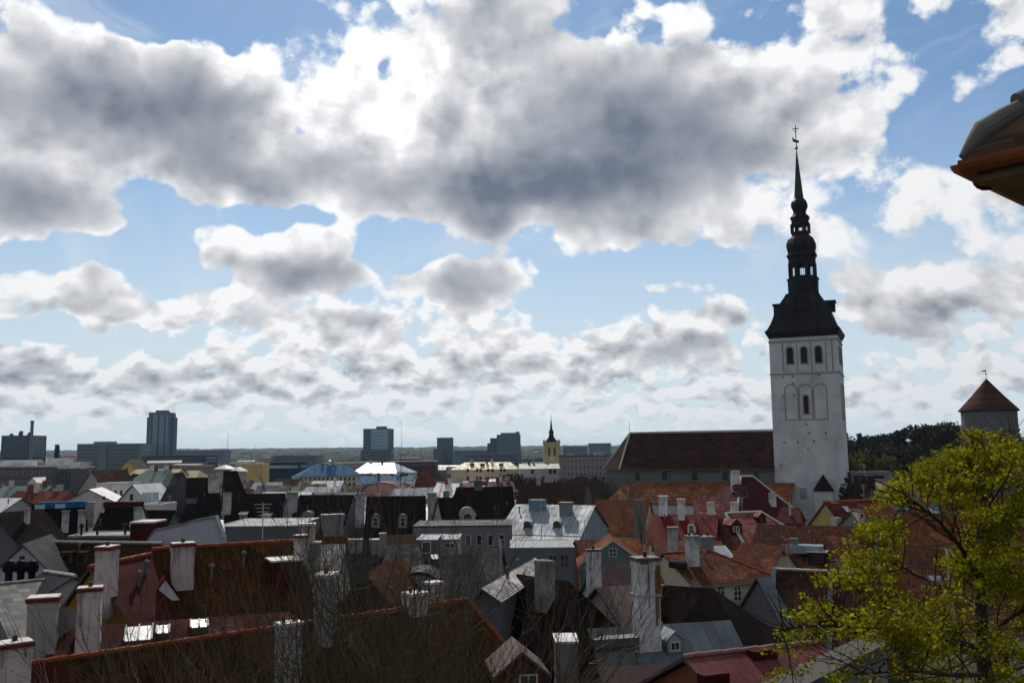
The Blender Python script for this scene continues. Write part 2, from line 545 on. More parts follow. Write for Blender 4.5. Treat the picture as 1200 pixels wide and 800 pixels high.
def m_stack(name, c1, dirt=0.6, soot=0.7, brick=0.5):
    if name in _M: return _M[name]
    m, nt, b = new_mat(name)
    o = objco(nt)
    gen = S(nt, nt.nodes.new('ShaderNodeTexCoord').outputs['Generated'])
    gz = S(nt, node(nt, 'ShaderNodeSeparateXYZ', Vector=gen).outputs[2])
    n1 = noise(nt, o, 0.9, 6, 0.65)
    n2 = noise(nt, vmath(nt, 'MULTIPLY', o, (5.0, 5.0, 0.5)), 1.0, 5, 0.6)
    n3 = noise(nt, o, 2.1, 7, 0.7)
    c = mix(nt, n1.ramp(0.35, 0.68), c1, tuple(k * 0.72 for k in c1))
    c = mix(nt, (n2 * 0.6 + n1 * 0.4).ramp(0.5, 0.68) * dirt, c, (0.16, 0.14, 0.125))
    c = mix(nt, (gz * 0.5 + n2 * 0.6).ramp(0.62, 0.86) * soot, c, (0.05, 0.046, 0.043))
    c = mix(nt, (1.0 - gz + n1 * 0.5).ramp(0.95, 1.35) * dirt, c, (0.10, 0.085, 0.07))
    br = node(nt, 'ShaderNodeTexBrick', Vector=vmath(nt, 'MULTIPLY', uvco(nt), (1, 1, 1)), Color1=(0.19, 0.065, 0.04, 1), Color2=(0.13, 0.05, 0.032, 1), Mortar=(0.30, 0.27, 0.24, 1), Scale=4.0)
    c = mix(nt, n3.ramp(0.66, 0.70) * brick, c, S(nt, br.outputs[0]))
    c = tint_random(nt, c, 0.12)
    nt.links.new(c.s, b.inputs['Base Color'])
    b.inputs['Roughness'].default_value = 0.9
    b.inputs['Specular IOR Level'].default_value = 0.08
    bump(nt, b, n3 * 1.0 + n3.ramp(0.66, 0.70) * -0.6, 0.4, 0.04)
    _M[name] = m
    return m


GLASS = m_plain('window_glass', (0.018, 0.022, 0.028), 0.12, spec=0.6)
FRAME_W = m_plain('white_window_paint', (0.62, 0.61, 0.58), 0.5)
FRAME_D = m_plain('dark_window_paint', (0.06, 0.05, 0.045), 0.5)
WHITE = m_wall('white_plaster', (0.66, 0.65, 0.63), 0.35)
OLDWHITE = m_wall('grubby_white_plaster', (0.37, 0.357, 0.345), 0.75)
PINKWHITE = m_wall('pinkish_white_plaster', (0.60, 0.52, 0.49), 0.5)
GREYP = m_wall('grey_plaster', (0.2, 0.2, 0.198), 0.5)
DGREYP = m_wall('dark_grey_plaster', (0.12, 0.12, 0.125), 0.5)
BEIGE = m_wall('beige_plaster', (0.42, 0.36, 0.29), 0.4)
CREAM = m_wall('cream_plaster', (0.56, 0.47, 0.33), 0.4)
YELLOW = m_wall('yellow_plaster', (0.58, 0.43, 0.16), 0.3)
OCHRE = m_wall('ochre_plaster', (0.34, 0.18, 0.04), 0.4)
OLIVE = m_wall('olive_yellow_plaster', (0.36, 0.32, 0.10), 0.3)
BROWNW = m_wall('brown_plaster', (0.11, 0.07, 0.05), 0.4)
BRICKW = m_wall('brick_red_wall', (0.22, 0.07, 0.035), 0.4)
GREENW = m_wall('grey_green_boarding', (0.14, 0.17, 0.155), 0.4)
STONE = m_wall('old_grey_masonry', (0.26, 0.25, 0.225), 0.9, c2=(0.12, 0.115, 0.10), scale=2.4, stain=(0.035, 0.033, 0.03))
BLACKM = m_metal('black_sheet_metal', (0.010, 0.010, 0.012), seam=1.2, rough=0.6, spec=0.05)
SLABRED = m_plain('red_tile_capping', (0.17, 0.03, 0.02), 0.8, spec=0.1)
CAPW = m_plain('pale_concrete_capping', (0.62, 0.58, 0.54), 0.7)
SUNTOP = m_plain('sunlit_cap_top', (0.62, 0.56, 0.53), 0.8)  # sun on top of the red chimney caps, put into a pale colour
CAPG = m_plain('grey_metal_capping', (0.19, 0.20, 0.21), 0.6, 0.0, 0.2)

ST_WHITE = m_stack('white_stack_plaster', (0.64, 0.62, 0.60), 0.5, 0.5, 0.35)
ST_OLD = m_stack('old_stack_plaster', (0.47, 0.45, 0.43), 0.8, 0.7, 0.6)
ST_PINK = m_stack('pinkish_stack_plaster', (0.58, 0.48, 0.45), 0.7, 0.6, 0.5)
STACKS = {'white_plaster': ST_WHITE, 'grubby_white_plaster': ST_OLD, 'pinkish_white_plaster': ST_PINK}
POT = m_plain('clay_pot', (0.07, 0.045, 0.038), 0.8, spec=0.1)
T_MOSS = m_tile('mossy_clay_tiles', (0.10, 0.031, 0.012), (0.05, 0.019, 0.009), moss=0.68, lichen=0.03, bmp=0.7, wave=1.0, rough=0.9, col=0.3, colgap=0.0)
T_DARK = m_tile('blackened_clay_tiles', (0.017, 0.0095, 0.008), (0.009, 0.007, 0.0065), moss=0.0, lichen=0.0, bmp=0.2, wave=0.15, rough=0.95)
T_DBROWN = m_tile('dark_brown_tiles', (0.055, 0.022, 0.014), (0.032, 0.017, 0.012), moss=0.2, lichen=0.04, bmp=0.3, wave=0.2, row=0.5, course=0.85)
T_BROWN = m_tile('brown_clay_tiles', (0.098, 0.034, 0.019), (0.058, 0.024, 0.015), moss=0.15, lichen=0.1, row=0.5, course=0.85)
T_ORANGE = m_tile('orange_clay_tiles', (0.165, 0.055, 0.023), (0.11, 0.04, 0.019), moss=0.1, lichen=0.2)
T_RUST = m_tile('rust_red_tiles', (0.125, 0.036, 0.022), (0.085, 0.028, 0.018), moss=0.0, lichen=0.15)
T_PINK = m_tile('faded_pink_tiles', (0.22, 0.085, 0.07), (0.15, 0.055, 0.045), moss=0.0, lichen=0.3, col=0.5, row=0.7)
T_GREY = m_tile('grey_cement_tiles', (0.21, 0.20, 0.185), (0.14, 0.135, 0.125), moss=0.0, lichen=0.4, col=0.62, row=0.62, rough=0.55)
T_PALE = m_tile('pale_weathered_tiles', (0.18, 0.172, 0.155), (0.10, 0.097, 0.087), moss=0.35, lichen=0.4)
T_SLATE = m_tile('grey_slates', (0.05, 0.05, 0.048), (0.033, 0.033, 0.033), moss=0.3, lichen=0.1, col=0.3, row=0.25)
Z_LIGHT = m_metal('light_zinc_sheet', (0.27, 0.30, 0.33), (0.21, 0.235, 0.26), seam=0.8, rough=0.6, spec=0.15, edge=0.34)
Z_GREY = m_metal('grey_zinc_sheet', (0.10, 0.12, 0.13), (0.065, 0.078, 0.085), seam=0.7, rough=0.5, spec=0.3)
Z_WHITE = m_metal('white_sheet_roof', (0.62, 0.605, 0.59), (0.48, 0.465, 0.45), seam=0.9, rough=0.5)
Z_RED = m_metal('bright_red_sheet', (0.135, 0.009, 0.011), (0.105, 0.008, 0.010), seam=0.6, rough=0.6, spec=0.06)
Z_MAROON = m_metal('maroon_sheet', (0.065, 0.010, 0.010), (0.045, 0.009, 0.009), seam=0.7, rough=0.7, spec=0.04)
Z_PINKRED = m_metal('faded_red_sheet', (0.145, 0.045, 0.042), (0.10, 0.032, 0.03), seam=0.5, rough=0.6, spec=0.05, edge=0.38)
Z_RUSTY = m_metal('rusting_sheet', (0.12, 0.085, 0.075), (0.07, 0.048, 0.043), seam=0.6, rough=0.5, rust=0.9, spec=0.2)
Z_BLUE = m_metal('blue_sheet', (0.022, 0.12, 0.245), (0.018, 0.10, 0.20), seam=1.5, rough=0.6, spec=0.06)
Z_GREEN = m_metal('green_grey_sheet', (0.12, 0.17, 0.155), (0.09, 0.13, 0.12), seam=1.0, rough=0.5)
Z_YELLOW = m_metal('pale_yellow_sheet', (0.50, 0.42, 0.22), (0.42, 0.35, 0.18), seam=1.0, rough=0.5)
Z_DARK = m_metal('dark_sheet_metal', (0.022, 0.023, 0.026), (0.016, 0.017, 0.02), seam=0.7, rough=0.6, spec=0.06)
GUTTER = m_plain('dull_zinc_gutter', (0.12, 0.125, 0.13), 0.5, 0.3)
RIDGE = m_plain('orange_ridge_tiles', (0.24, 0.06, 0.022), 0.8, spec=0.1)
RIDGE_P = m_plain('pale_ridge_capping', (0.45, 0.42, 0.38), 0.6)
ALU = m_plain('galvanised_metal', (0.45, 0.46, 0.47), 0.4, 0.7)
SKYGL = m_plain('skylight_glass', (0.55, 0.55, 0.55), 0.28, 0.6)


# ------------------------------------------------------------------ the ground
def ss(a, b, x):
    t = max(0.0, min(1.0, (x - a) / (b - a)))
    return t * t * (3 - 2 * t)


def ground(x, y):
    r = math.hypot(x, y)
    z = 13.0 * (1 - ss(28, 120, r)) + 6.0 * (1 - ss(4, 30, r))
    if y < 0: z = max(z, 17 * ss(0, 20, -y))
    d = math.hypot((x - 235) / 150, (y - 430) / 150)
    z += 23.0 * (1 - ss(0.25, 1.0, d))
    z += 34.0 * ss(2600, 7500, r) + 8 * mnoise.noise(Vector((x / 2600, y / 2600, 3.1))) * ss(1500, 5000, r)
    if r > 11000: z -= (r - 11000) * 0.004
    return z


# ------------------------------------------------------------------ houses
class House:
    pass


def dims(v, Y): return v / F_PX * Y


def make_roof(mb, h, t=0.16):
    L2, hA, hB, wf, wb, zr, ze = h.L / 2, h.hA, h.hB, h.wf, h.wb, h.zr, h.ze
    def ring(dz, e):
        return [Vector((-L2 - hA - e, -wf - e, ze + dz)), Vector((L2 + hB + e, -wf - e, ze + dz)), Vector((L2 + hB + e, wb + e, ze + dz)), Vector((-L2 - hA - e, wb + e, ze + dz)),
                Vector((-L2, 0, zr + dz)), Vector((L2, 0, zr + dz))]
    T = ring(0, 0); B = ring(-t, 0)
    T_f = [(0, 1, 5, 4), (2, 3, 4, 5)]
    T_f += [(3, 0, 4)] if hA > 0.01 else []
    T_f += [(1, 2, 5)] if hB > 0.01 else []
    for f in T_f: mb.face([T[i] for i in f])
    for f in T_f: mb.face([B[i] for i in f][::-1], 1)
    edges = [(0, 1), (2, 3)]
    edges += [(3, 0)] if hA > 0.01 else [(4, 0), (3, 4)]
    edges += [(1, 2)] if hB > 0.01 else [(1, 5), (5, 2)]
    for a, b in edges: mb.face([T[b], T[a], B[a], B[b]], 1)


def house(label, p1, Y1, p2=None, az=None, L=None, Y2=None, wf=6.0, wb=None, rise=5.0, roof=None, wall=None, hA=0.0, hB=0.0,
          zg=None, cat='house', name='house', ov=0.3, edge=None, ridge=None, group=None):
    """A house whose roof ridge starts at picture point p1 (Y1 metres ahead) and runs to p2 at the same height."""
    h = House()
    A = P(p1[0], p1[1], Y1)
    if p2 is not None:
        if Y2 is None:
            d1, d2 = ray(*p1), ray(*p2)
            Y2 = Y1 * (d1.z / d1.y) / (d2.z / d2.y)
            lim = abs(P(p2[0], p2[1], Y1).x - A.x) * 0.36
            if Y1 > 70: Y2 = max(Y1 - lim, min(Y1 + lim, Y2))
        B = P(p2[0], p2[1], Y2)
        B.z = A.z
    else:
        a = math.radians(az)
        B = A + Vector((math.sin(a), math.cos(a), 0)) * L
    mid = (A + B) / 2
    dv = B - A
    h.rz = math.atan2(dv.y, dv.x)
    h.L = dv.length
    g = ground(mid.x, mid.y) - 0.4 if zg is None else zg
    h.g = g
    h.wf, h.wb = wf, wf if wb is None else wb
    h.zr, h.ze = A.z - g, A.z - g - rise
    h.rise, h.hA, h.hB, h.ov = rise, hA, hB, ov
    h.root = thing(name, label, cat, (mid.x, mid.y, g), h.rz, group)
    h.M = Matrix.Translation((mid.x, mid.y, g)) @ Matrix.Rotation(h.rz, 4, 'Z')
    h.Mi = h.M.inverted()
    wall = wall or WHITE
    mb = MB()
    make_roof(mb, h)
    h.roof = mb.build('roof', [roof, edge or FRAME_D], h.root)
    # walls, kept under the roof
    mb = MB()
    x0 = -h.L / 2 - hA + ov; x1 = h.L / 2 + hB - ov
    yf, yb = -h.wf + ov, h.wb - ov
    sf, sb = rise / h.wf, rise / h.wb
    zf, zb = h.ze + sf * ov - 0.19 - 0.02, h.ze + sb * ov - 0.21
    z0 = -1.5
    def prof(x, hip):
        if hip: return [Vector((x, yf, z0)), Vector((x, yf, min(zf, zb))), Vector((x, yb, min(zf, zb))), Vector((x, yb, z0))]
        return [Vector((x, yf, z0)), Vector((x, yf, zf)), Vector((x, 0, h.zr - 0.24)), Vector((x, yb, zb)), Vector((x, yb, z0))]
    if hA > 0.01 or hB > 0.01:
        za = min(zf, zb)
        mb.mesh([(x0, yf, z0), (x1, yf, z0), (x1, yb, z0), (x0, yb, z0), (x0, yf, za), (x1, yf, za), (x1, yb, za), (x0, yb, za)],
                [(4, 5, 6, 7), (0, 1, 5, 4), (1, 2, 6, 5), (2, 3, 7, 6), (3, 0, 4, 7)])
        if hA <= 0.01: mb.prism([(x0, yf, za), (x0, 0, h.zr - 0.24), (x0, yb, za)], (0.25, 0, 0))
        if hB <= 0.01: mb.prism([(x1 - 0.25, yf, za), (x1 - 0.25, 0, h.zr - 0.24), (x1 - 0.25, yb, za)], (0.25, 0, 0))
    else:
        mb.prism(prof(x0, False)[::-1], (x1 - x0, 0, 0))
    h.wall = mb.build('wall', wall, h.root)
    h.x0, h.x1, h.yf, h.yb = x0, x1, yf, yb
    if Y1 < 135 and L is None:
        gx0, gx1 = -h.L / 2 - hA - 0.02, h.L / 2 + hB + 0.02
        q = MB(); q.tube([(gx0, -h.wf - 0.07, h.ze - 0.1), (gx1, -h.wf - 0.07, h.ze - 0.14)], 0.075, 6)
        q.build('gutter', GUTTER, h.roof)
        q = MB(); q.tube([(gx1 - 0.35, -h.wf - 0.07, h.ze - 0.15), (gx1 - 0.4, yf - 0.08, h.ze - 0.75), (gx1 - 0.4, yf - 0.08, 0)], 0.055, 6)
        q.build('downpipe', GUTTER, h.wall)
    if 45 < Y1 < 200 and L is None and h.L > 5:
        for k in range(2):
            t_ = ((p1[0] * 2.3 + p1[1] * 1.7 + k * 29) % 23) / 23
            x, y = (t_ - 0.5) * h.L * 0.85, -h.wf * (0.12 + 0.5 * ((t_ * 7) % 1))
            z = h.zr + y * h.rise / h.wf
            mb = MB(); mb.tube([(x, y, z - 0.2), (x, y, z + 0.65)], 0.09, 7); mb.lathe([(0.15, z + 0.6), (0.16, z + 0.72), (0.03, z + 0.85)], 8, (x, y)); mb.build('vent_pipe', GUTTER, h.roof)
        if int(p1[0] + p1[1]) % 2:
            x = (((p1[0] * 5.1) % 13) / 13 - 0.5) * h.L * 0.7
            mb = MB(); zt = h.zr + 2.4
            mb.tube([(x, 0.1, h.zr - 0.3), (x, 0.1, zt)], 0.035, 5)
            for q_ in range(4): mb.tube([(x - 0.55 + q_ * 0.09, 0.1, zt - 0.1 - q_ * 0.22), (x + 0.55 - q_ * 0.09, 0.1, zt - 0.1 - q_ * 0.22)], 0.02, 4)
            mb.build('aerial', ALU, h.roof)
    if Y1 > 200 and L is None and h.L > 6:
        for k in range(1 + int(p1[0]) % 3):
            x = (((p1[0] * 3.7 + k * 41.3) % 17) / 17 - 0.5) * h.L * 0.8
            mb = MB(); mb.box((x, (k % 2) * 1.2 - 0.3, h.zr + 0.1), (1.0 + 0.3 * (k % 2), 0.7, 2.3)); mb.box((x, (k % 2) * 1.2 - 0.3, h.zr + 1.3), (1.15 + 0.3 * (k % 2), 0.85, 0.16)); mb.build('chimney', (OLDWHITE, BRICKW, PINKWHITE)[(int(p1[0]) + k) % 3], h.roof)
    if ridge:
        mb = MB()
        lines = [(Vector((-h.L / 2, 0, h.zr)), Vector((h.L / 2, 0, h.zr)))]
        if hA > 0.01: lines.append((Vector((-h.L / 2, 0, h.zr)), Vector((-h.L / 2 - hA, -h.wf, h.ze))))
        if hB > 0.01: lines.append((Vector((h.L / 2, 0, h.zr)), Vector((h.L / 2 + hB, -h.wf, h.ze))))
        for a, b in lines:
            n = max(2, int((b - a).length / 0.42)) if Y1 < 120 else 1
            for i in range(n):
                p, q = a.lerp(b, i / n), a.lerp(b, (i + 1) / n)
                k = 0.012 if i % 2 else -0.006
                r = 0.13 if Y1 < 120 else 0.22
                mb.tube([p + Vector((0, 0, k)), q + Vector((0, 0, k))], [r * 0.92, r * 1.08], 8)
        mb.build('ridge_tiles', ridge, h.roof)
    return h


def hit(h, px, py, pt, n):
    """Where the sight line through (px, py) meets a plane of the house, in its own frame."""
    o = h.Mi @ Vector((0, 0, EYE))
    d = h.Mi.to_3x3() @ ray(px, py)
    n = Vector(n)
    t = (Vector(pt) - o).dot(n) / d.dot(n)
    return o + d * t


def on_front(h, px, py):
    return hit(h, px, py, (0, 0, h.zr), (0, -h.rise, h.wf))


def on_ridge(h, px, py=None):
    """Point on the ridge line straight below picture column px."""
    best = None
    for i in range(81):
        x = (-0.6 + 1.2 * i / 80) * h.L
        q = project(h.M @ Vector((x, 0, h.zr)))
        if best is None or abs(q[0] - px) < best[0]: best = (abs(q[0] - px), x)
    return Vector((best[1], 0, h.zr))


def project(w):
    c = CAM_R.transposed() @ (Vector(w) - Vector((0, 0, EYE)))
    return 600 + F_PX * c.x / -c.z, 400 - F_PX * c.y / -c.z, -c.z


def chim(h, px0, px1, top, base=None, mat=None, cap=None, d=0.75, pots=0, collar=True, name='chimney', back=0.0, taper=1.0, label=None):
    """Chimney px0..px1 wide whose top shows at `top`; it leaves the front slope at `base`, or the ridge if None."""
    pm = (px0 + px1) / 2
    p = on_ridge(h, pm) if base is None else on_front(h, pm, base)
    p = p + Vector((0, back, -back * h.rise / h.wb if back > 0 else 0))
    Yd = project(h.M @ p)[2]
    a = h.rz + math.atan2((h.M @ p).x, (h.M @ p).y)
    w = dims(px1 - px0, Yd) / (abs(math.cos(a)) + d * abs(math.sin(a)))
    # height of the top
    o = h.Mi @ Vector((0, 0, EYE)); dr = h.Mi.to_3x3() @ ray(pm, top)
    k = ((p.xy - o.xy).length) / dr.xy.length
    zt = (o + dr * k).z
    dd = w * d
    zb = p.z - 0.6 - dd * h.rise / h.wf
    mb = MB()
    H = zt - zb
    ct = min(0.22, w * 0.14)
    hc = ct if cap else 0.0
    mb.box((p.x, p.y, zb + (H - hc) / 2), (w * (0.94 if collar else 1), dd * (0.94 if collar else 1), H - hc), 0, top=taper)
    if collar: mb.box((p.x, p.y, zt - hc - w * 0.16), (w * taper, dd * taper, w * 0.14), 0)
    if cap:
        mb.box((p.x, p.y, zt - hc / 2), (w * 1.08 * taper, dd * 1.1 * taper, hc), 1)
        if cap is SLABRED: mb.box((p.x, p.y, zt + 0.025), (w * 1.0 * taper, dd * 1.02 * taper, 0.05), 2)  # thin pale slab painting the sunlit top of the cap
    mat = STACKS.get((mat or WHITE).name, mat or WHITE)
    if name == 'chimney' and not pots and cap is not None and w > 0.7: pots = (0, 0, 1, 0, 2, 0, 0)[int(pm * 7.7) % 7]
    for i in range(pots):
        x = p.x + (i - (pots - 1) / 2) * w / pots
        mb.lathe([(w * 0.09, zt - 0.02), (w * 0.08, zt + w * 0.2), (w * 0.1, zt + w * 0.22)], 8, (x, p.y), 3)
    ob = mb.build(name, [mat, cap or CAPW, SUNTOP, POT], h.roof)
    if label: ob['label'] = label
    return ob


def window(h, face, px0, py0, px1, py1, frame=None, nx=2, ny=2, arch=False, parent=None, plane=None, name='window', deep=0.09, fw=None, glass=None):
    """A framed window on a wall of h; picture corners given."""
    pl = {'front': ((0, h.yf, 0), (0, -1, 0)), 'left': ((h.x0, 0, 0), (-1, 0, 0)), 'right': ((h.x1, 0, 0), (1, 0, 0))}[face] if plane is None else plane
    n = Vector(pl[1])
    c = hit(h, (px0 + px1) / 2, (py0 + py1) / 2, pl[0], n)
    u = Vector((0, 0, 1)).cross(n).normalized()
    a, b = hit(h, px0, (py0 + py1) / 2, pl[0], n), hit(h, px1, (py0 + py1) / 2, pl[0], n)
    w = (b - a).length
    hh = abs(hit(h, (px0 + px1) / 2, py0, pl[0], n).z - hit(h, (px0 + px1) / 2, py1, pl[0], n).z)
    return window_at(c, u, n, w, hh, parent or h.wall, frame, nx, ny, arch, name, deep, fw, glass)


def window_at(c, u, n, w, hh, parent, frame=None, nx=2, ny=2, arch=False, name='window', deep=0.09, fw=None, glass=None):
    Z = Vector((0, 0, 1))
    f = fw or min(0.09, w * 0.09)
    def outline(ww, h2, z0=0.0):
        if not arch: return [(-ww, -h2), (ww, -h2), (ww, h2), (-ww, h2)]
        pts = [(-ww, -h2), (ww, -h2), (ww, h2 - ww)]
        for i in range(1, 7):
            t = PI * i / 7
            pts.append((ww * math.cos(t), h2 - ww + ww * math.sin(t)))
        return pts + [(-ww, h2 - ww)]
    o1, o2 = outline(w / 2, hh / 2), outline(w / 2 - f, hh / 2 - f)
    mb = MB()
    p3 = lambda q, dn: c + u * q[0] + Z * q[1] + n * dn
    k = len(o1)
    for i in range(k):
        j = (i + 1) % k
        mb.face([p3(o1[i], deep), p3(o1[j], deep), p3(o2[j], deep), p3(o2[i], deep)])
        mb.face([p3(o1[j], deep), p3(o1[i], deep), p3(o1[i], -0.05), p3(o1[j], -0.05)])
        mb.face([p3(o2[i], deep), p3(o2[j], deep), p3(o2[j], 0.01), p3(o2[i], 0.01)])
    for i in range(1, nx):
        x = -w / 2 + w * i / nx
        mb.box(c + u * x + n * (deep * 0.6), (f * 0.7, f * 0.7, hh - f), rz=math.atan2(u.y, u.x))
    for i in range(1, ny):
        z = -hh / 2 + hh * i / ny
        mb.box(c + Z * z + n * (deep * 0.6), (w - f, f * 0.6, f * 0.7), rz=math.atan2(u.y, u.x))
    ob = mb.build(name, frame or FRAME_W, parent)
    # which level are we at: panes are sub-parts of windows that are parts
    g = MB()
    g.prism([p3(q, 0.004) for q in o2], n * 0.02)
    lev = 0
    q = parent
    while q is not None: lev += 1; q = q.parent
    if lev <= 2:
        g.build('pane', glass or GLASS, ob)
    else:
        ob.data.materials.append(glass or GLASS)
        me = ob.data
        bm = bmesh.new(); bm.from_mesh(me)
        vs = [bm.verts.new(v) for v in g.v]
        for fc in g.f:
            nf = bm.faces.new([vs[i] for i in fc]); nf.material_index = 1
        bm.to_mesh(me); bm.free()
    return ob


def dormer(h, px, py, w, hh, kind='gable', wall=None, roof=None, frame=None, win=True, nx=2, depth=None, name='dormer'):
    """Dormer of front width w and eaves height hh whose sill sits on the front slope at picture point (px, py)."""
    p = on_front(h, px, py)
    sl = h.rise / h.wf
    mb = MB()
    y0, z0 = p.y, p.z
    def back(z): return y0 + (z - z0) / sl + 0.25
    wall = wall or OLDWHITE; roof = roof or Z_MAROON
    w2 = w / 2
    zt = z0 + hh
    if kind == 'tri':
        za = zt
        mb.face([(p.x - w2, y0, z0), (p.x + w2, y0, z0), (p.x, y0, za)], 0)
        e = 0.12
        for s in (-1, 1):
            mb.prism([(p.x + s * (w2 + e), y0 - e, z0 - 0.02), (p.x, y0 - e, za + 0.1), (p.x, back(za + 0.1), za + 0.1), (p.x + s * (w2 + e), back(z0), z0 - 0.02)], (0, 0, 0.08), 1)
    elif kind == 'arch':
        n = 10
        arc = [(math.cos(PI * i / n) * w2, math.sin(PI * i / n) * w2) for i in range(n + 1)]
        front = [(p.x + w2, y0, z0 - 0.4)] + [(p.x + a, y0, zt + b) for a, b in arc] + [(p.x - w2, y0, z0 - 0.4)]
        mb.face(front[::-1] if False else front, 0)
        for i in range(n):
            (a, b), (a2, b2) = arc[i], arc[i + 1]
            k = 1.12
            mb.face([(p.x + a * k, y0 - 0.1, zt + b * k), (p.x + a2 * k, y0 - 0.1, zt + b2 * k), (p.x + a2 * k, back(zt + b2 * k), zt + b2 * k), (p.x + a * k, back(zt + b * k), zt + b * k)], 1)
            mb.face([(p.x + a * k, y0 - 0.1, zt + b * k), (p.x + a, y0 - 0.1, zt + b), (p.x + a2, y0 - 0.1, zt + b2), (p.x + a2 * k, y0 - 0.1, zt + b2 * k)], 1)
        for s in (-1, 1):
            mb.face([(p.x + s * w2, y0, z0 - 0.4), (p.x + s * w2, y0, zt), (p.x + s * w2, back(zt), zt), (p.x + s * w2, back(z0 - 0.4), z0 - 0.4)], 0)
    else:
        zb = z0 - 0.4
        rr = w2 * 0.85 if kind == 'gable' else (0.0 if kind == 'box' else -0.0)
        e = 0.14
        if kind == 'gable':
            mb.face([(p.x - w2, y0, zb), (p.x + w2, y0, zb), (p.x + w2, y0, zt), (p.x, y0, zt + rr), (p.x - w2, y0, zt)], 0)
            for s in (-1, 1):
                k = (w2 + e) / w2
                mb.prism([(p.x + s * (w2 + e), y0 - e, zt + rr - rr * k + 0.03), (p.x, y0 - e, zt + rr + 0.03), (p.x, back(zt + rr), zt + rr + 0.03), (p.x + s * (w2 + e), back(zt), zt + rr - rr * k + 0.03)], (0, 0, 0.09), 1)
        else:                                   # shed or flat box
            lift = 0.25 * hh if kind == 'shed' else 0.05
            mb.face([(p.x - w2, y0, zb), (p.x + w2, y0, zb), (p.x + w2, y0, zt), (p.x - w2, y0, zt)], 0)
            dd = depth or (back(zt + lift) - y0)
            mb.prism([(p.x - w2 - e, y0 - e, zt + 0.01), (p.x + w2 + e, y0 - e, zt + 0.01), (p.x + w2 + e, y0 + dd, zt + lift), (p.x - w2 - e, y0 + dd, zt + lift)], (0, 0, 0.1), 1)
        for s in (-1, 1):
            mb.face([(p.x + s * w2, y0, zb), (p.x + s * w2, y0, zt), (p.x + s * w2, back(zt), zt), (p.x + s * w2, back(zb), zb)], 0)
    ob = mb.build(name, [wall, roof], h.roof)
    if win and kind != 'tri':
        c = Vector((p.x, y0, z0 + hh * 0.5 + (w2 * 0.35 if kind == 'arch' else 0)))
        window_at(c, Vector((1, 0, 0)), Vector((0, -1, 0)), w * 0.6, hh * (1.1 if kind == 'arch' else 0.7), ob, frame, nx, 2 if hh > 0.9 else 1, arch=(kind == 'arch'))
    return ob


def skylight(h, px0, py0, px1, py1, tilt=12, glass=None, name='skylight', lift=0.12):
    """A raised roof window on the front slope, propped up to `tilt` degrees from level."""
    c = on_front(h, (px0 + px1) / 2, (py0 + py1) / 2)
    Yd = project(h.M @ c)[2]
    w = dims(px1 - px0, Yd)
    t = math.radians(tilt)
    dn = math.asin(max(-1, min(1, -ray((px0 + px1) / 2, (py0 + py1) / 2).normalized().z)))
    d = max(0.7, dims(py1 - py0, Yd) / max(0.2, math.sin(t + dn)))
    v = Vector((0, math.cos(t), math.sin(t)))
    u = Vector((1, 0, 0)); n = u.cross(v)
    mb = MB()
    q = [c + u * a * w / 2 + v * b * d / 2 + n * lift for a, b in ((-1, -1), (1, -1), (1, 1), (-1, 1))]
    mb.prism(q, n * 0.05, 0)
    for a in (-1, 0, 1):
        mb.prism([c + u * (a * w / 2 - 0.04) - v * d / 2 + n * (lift + 0.05), c + u * (a * w / 2 + 0.04) - v * d / 2 + n * (lift + 0.05),
                  c + u * (a * w / 2 + 0.04) + v * d / 2 + n * (lift + 0.05), c + u * (a * w / 2 - 0.04) + v * d / 2 + n * (lift + 0.05)], n * 0.05, 1)
    # kerb down to the roof
    for a in (-1, 1):
        mb.face([c + u * a * w / 2 - v * d / 2 + n * lift, c + u * a * w / 2 + v * d / 2 + n * lift, c + u * a * w / 2 + v * d / 2 - Vector((0, 0, 0.5)), c + u * a * w / 2 - v * d / 2 - Vector((0, 0, 0.5))], 1)
    mb.face([c - u * w / 2 - v * d / 2 + n * lift, c + u * w / 2 - v * d / 2 + n * lift, c + u * w / 2 - v * d / 2 - Vector((0, 0, 0.5)), c - u * w / 2 - v * d / 2 - Vector((0, 0, 0.5))], 1)
    return mb.build(name, [glass or SKYGL, FRAME_D], h.roof)


def antenna(h, px, top, base, parent=None, bars=3):
    """Aerial mast standing on the front slope."""
    p = on_front(h, px, base)
    o = h.Mi @ Vector((0, 0, EYE)); dr = h.Mi.to_3x3() @ ray(px, top)
    zt = (o + dr * ((p.xy - o.xy).length / dr.xy.length)).z
    mb = MB()
    mb.tube([p - Vector((0, 0, 0.3)), Vector((p.x, p.y, zt))], 0.03, 5)
    for i in range(bars):
        z = zt - 0.15 - i * 0.3
        mb.tube([(p.x - 0.6 + i * 0.12, p.y - 0.1, z), (p.x + 0.6 - i * 0.12, p.y + 0.1, z + 0.05)], 0.018, 4)
    return mb.build('aerial', ALU, h.roof)


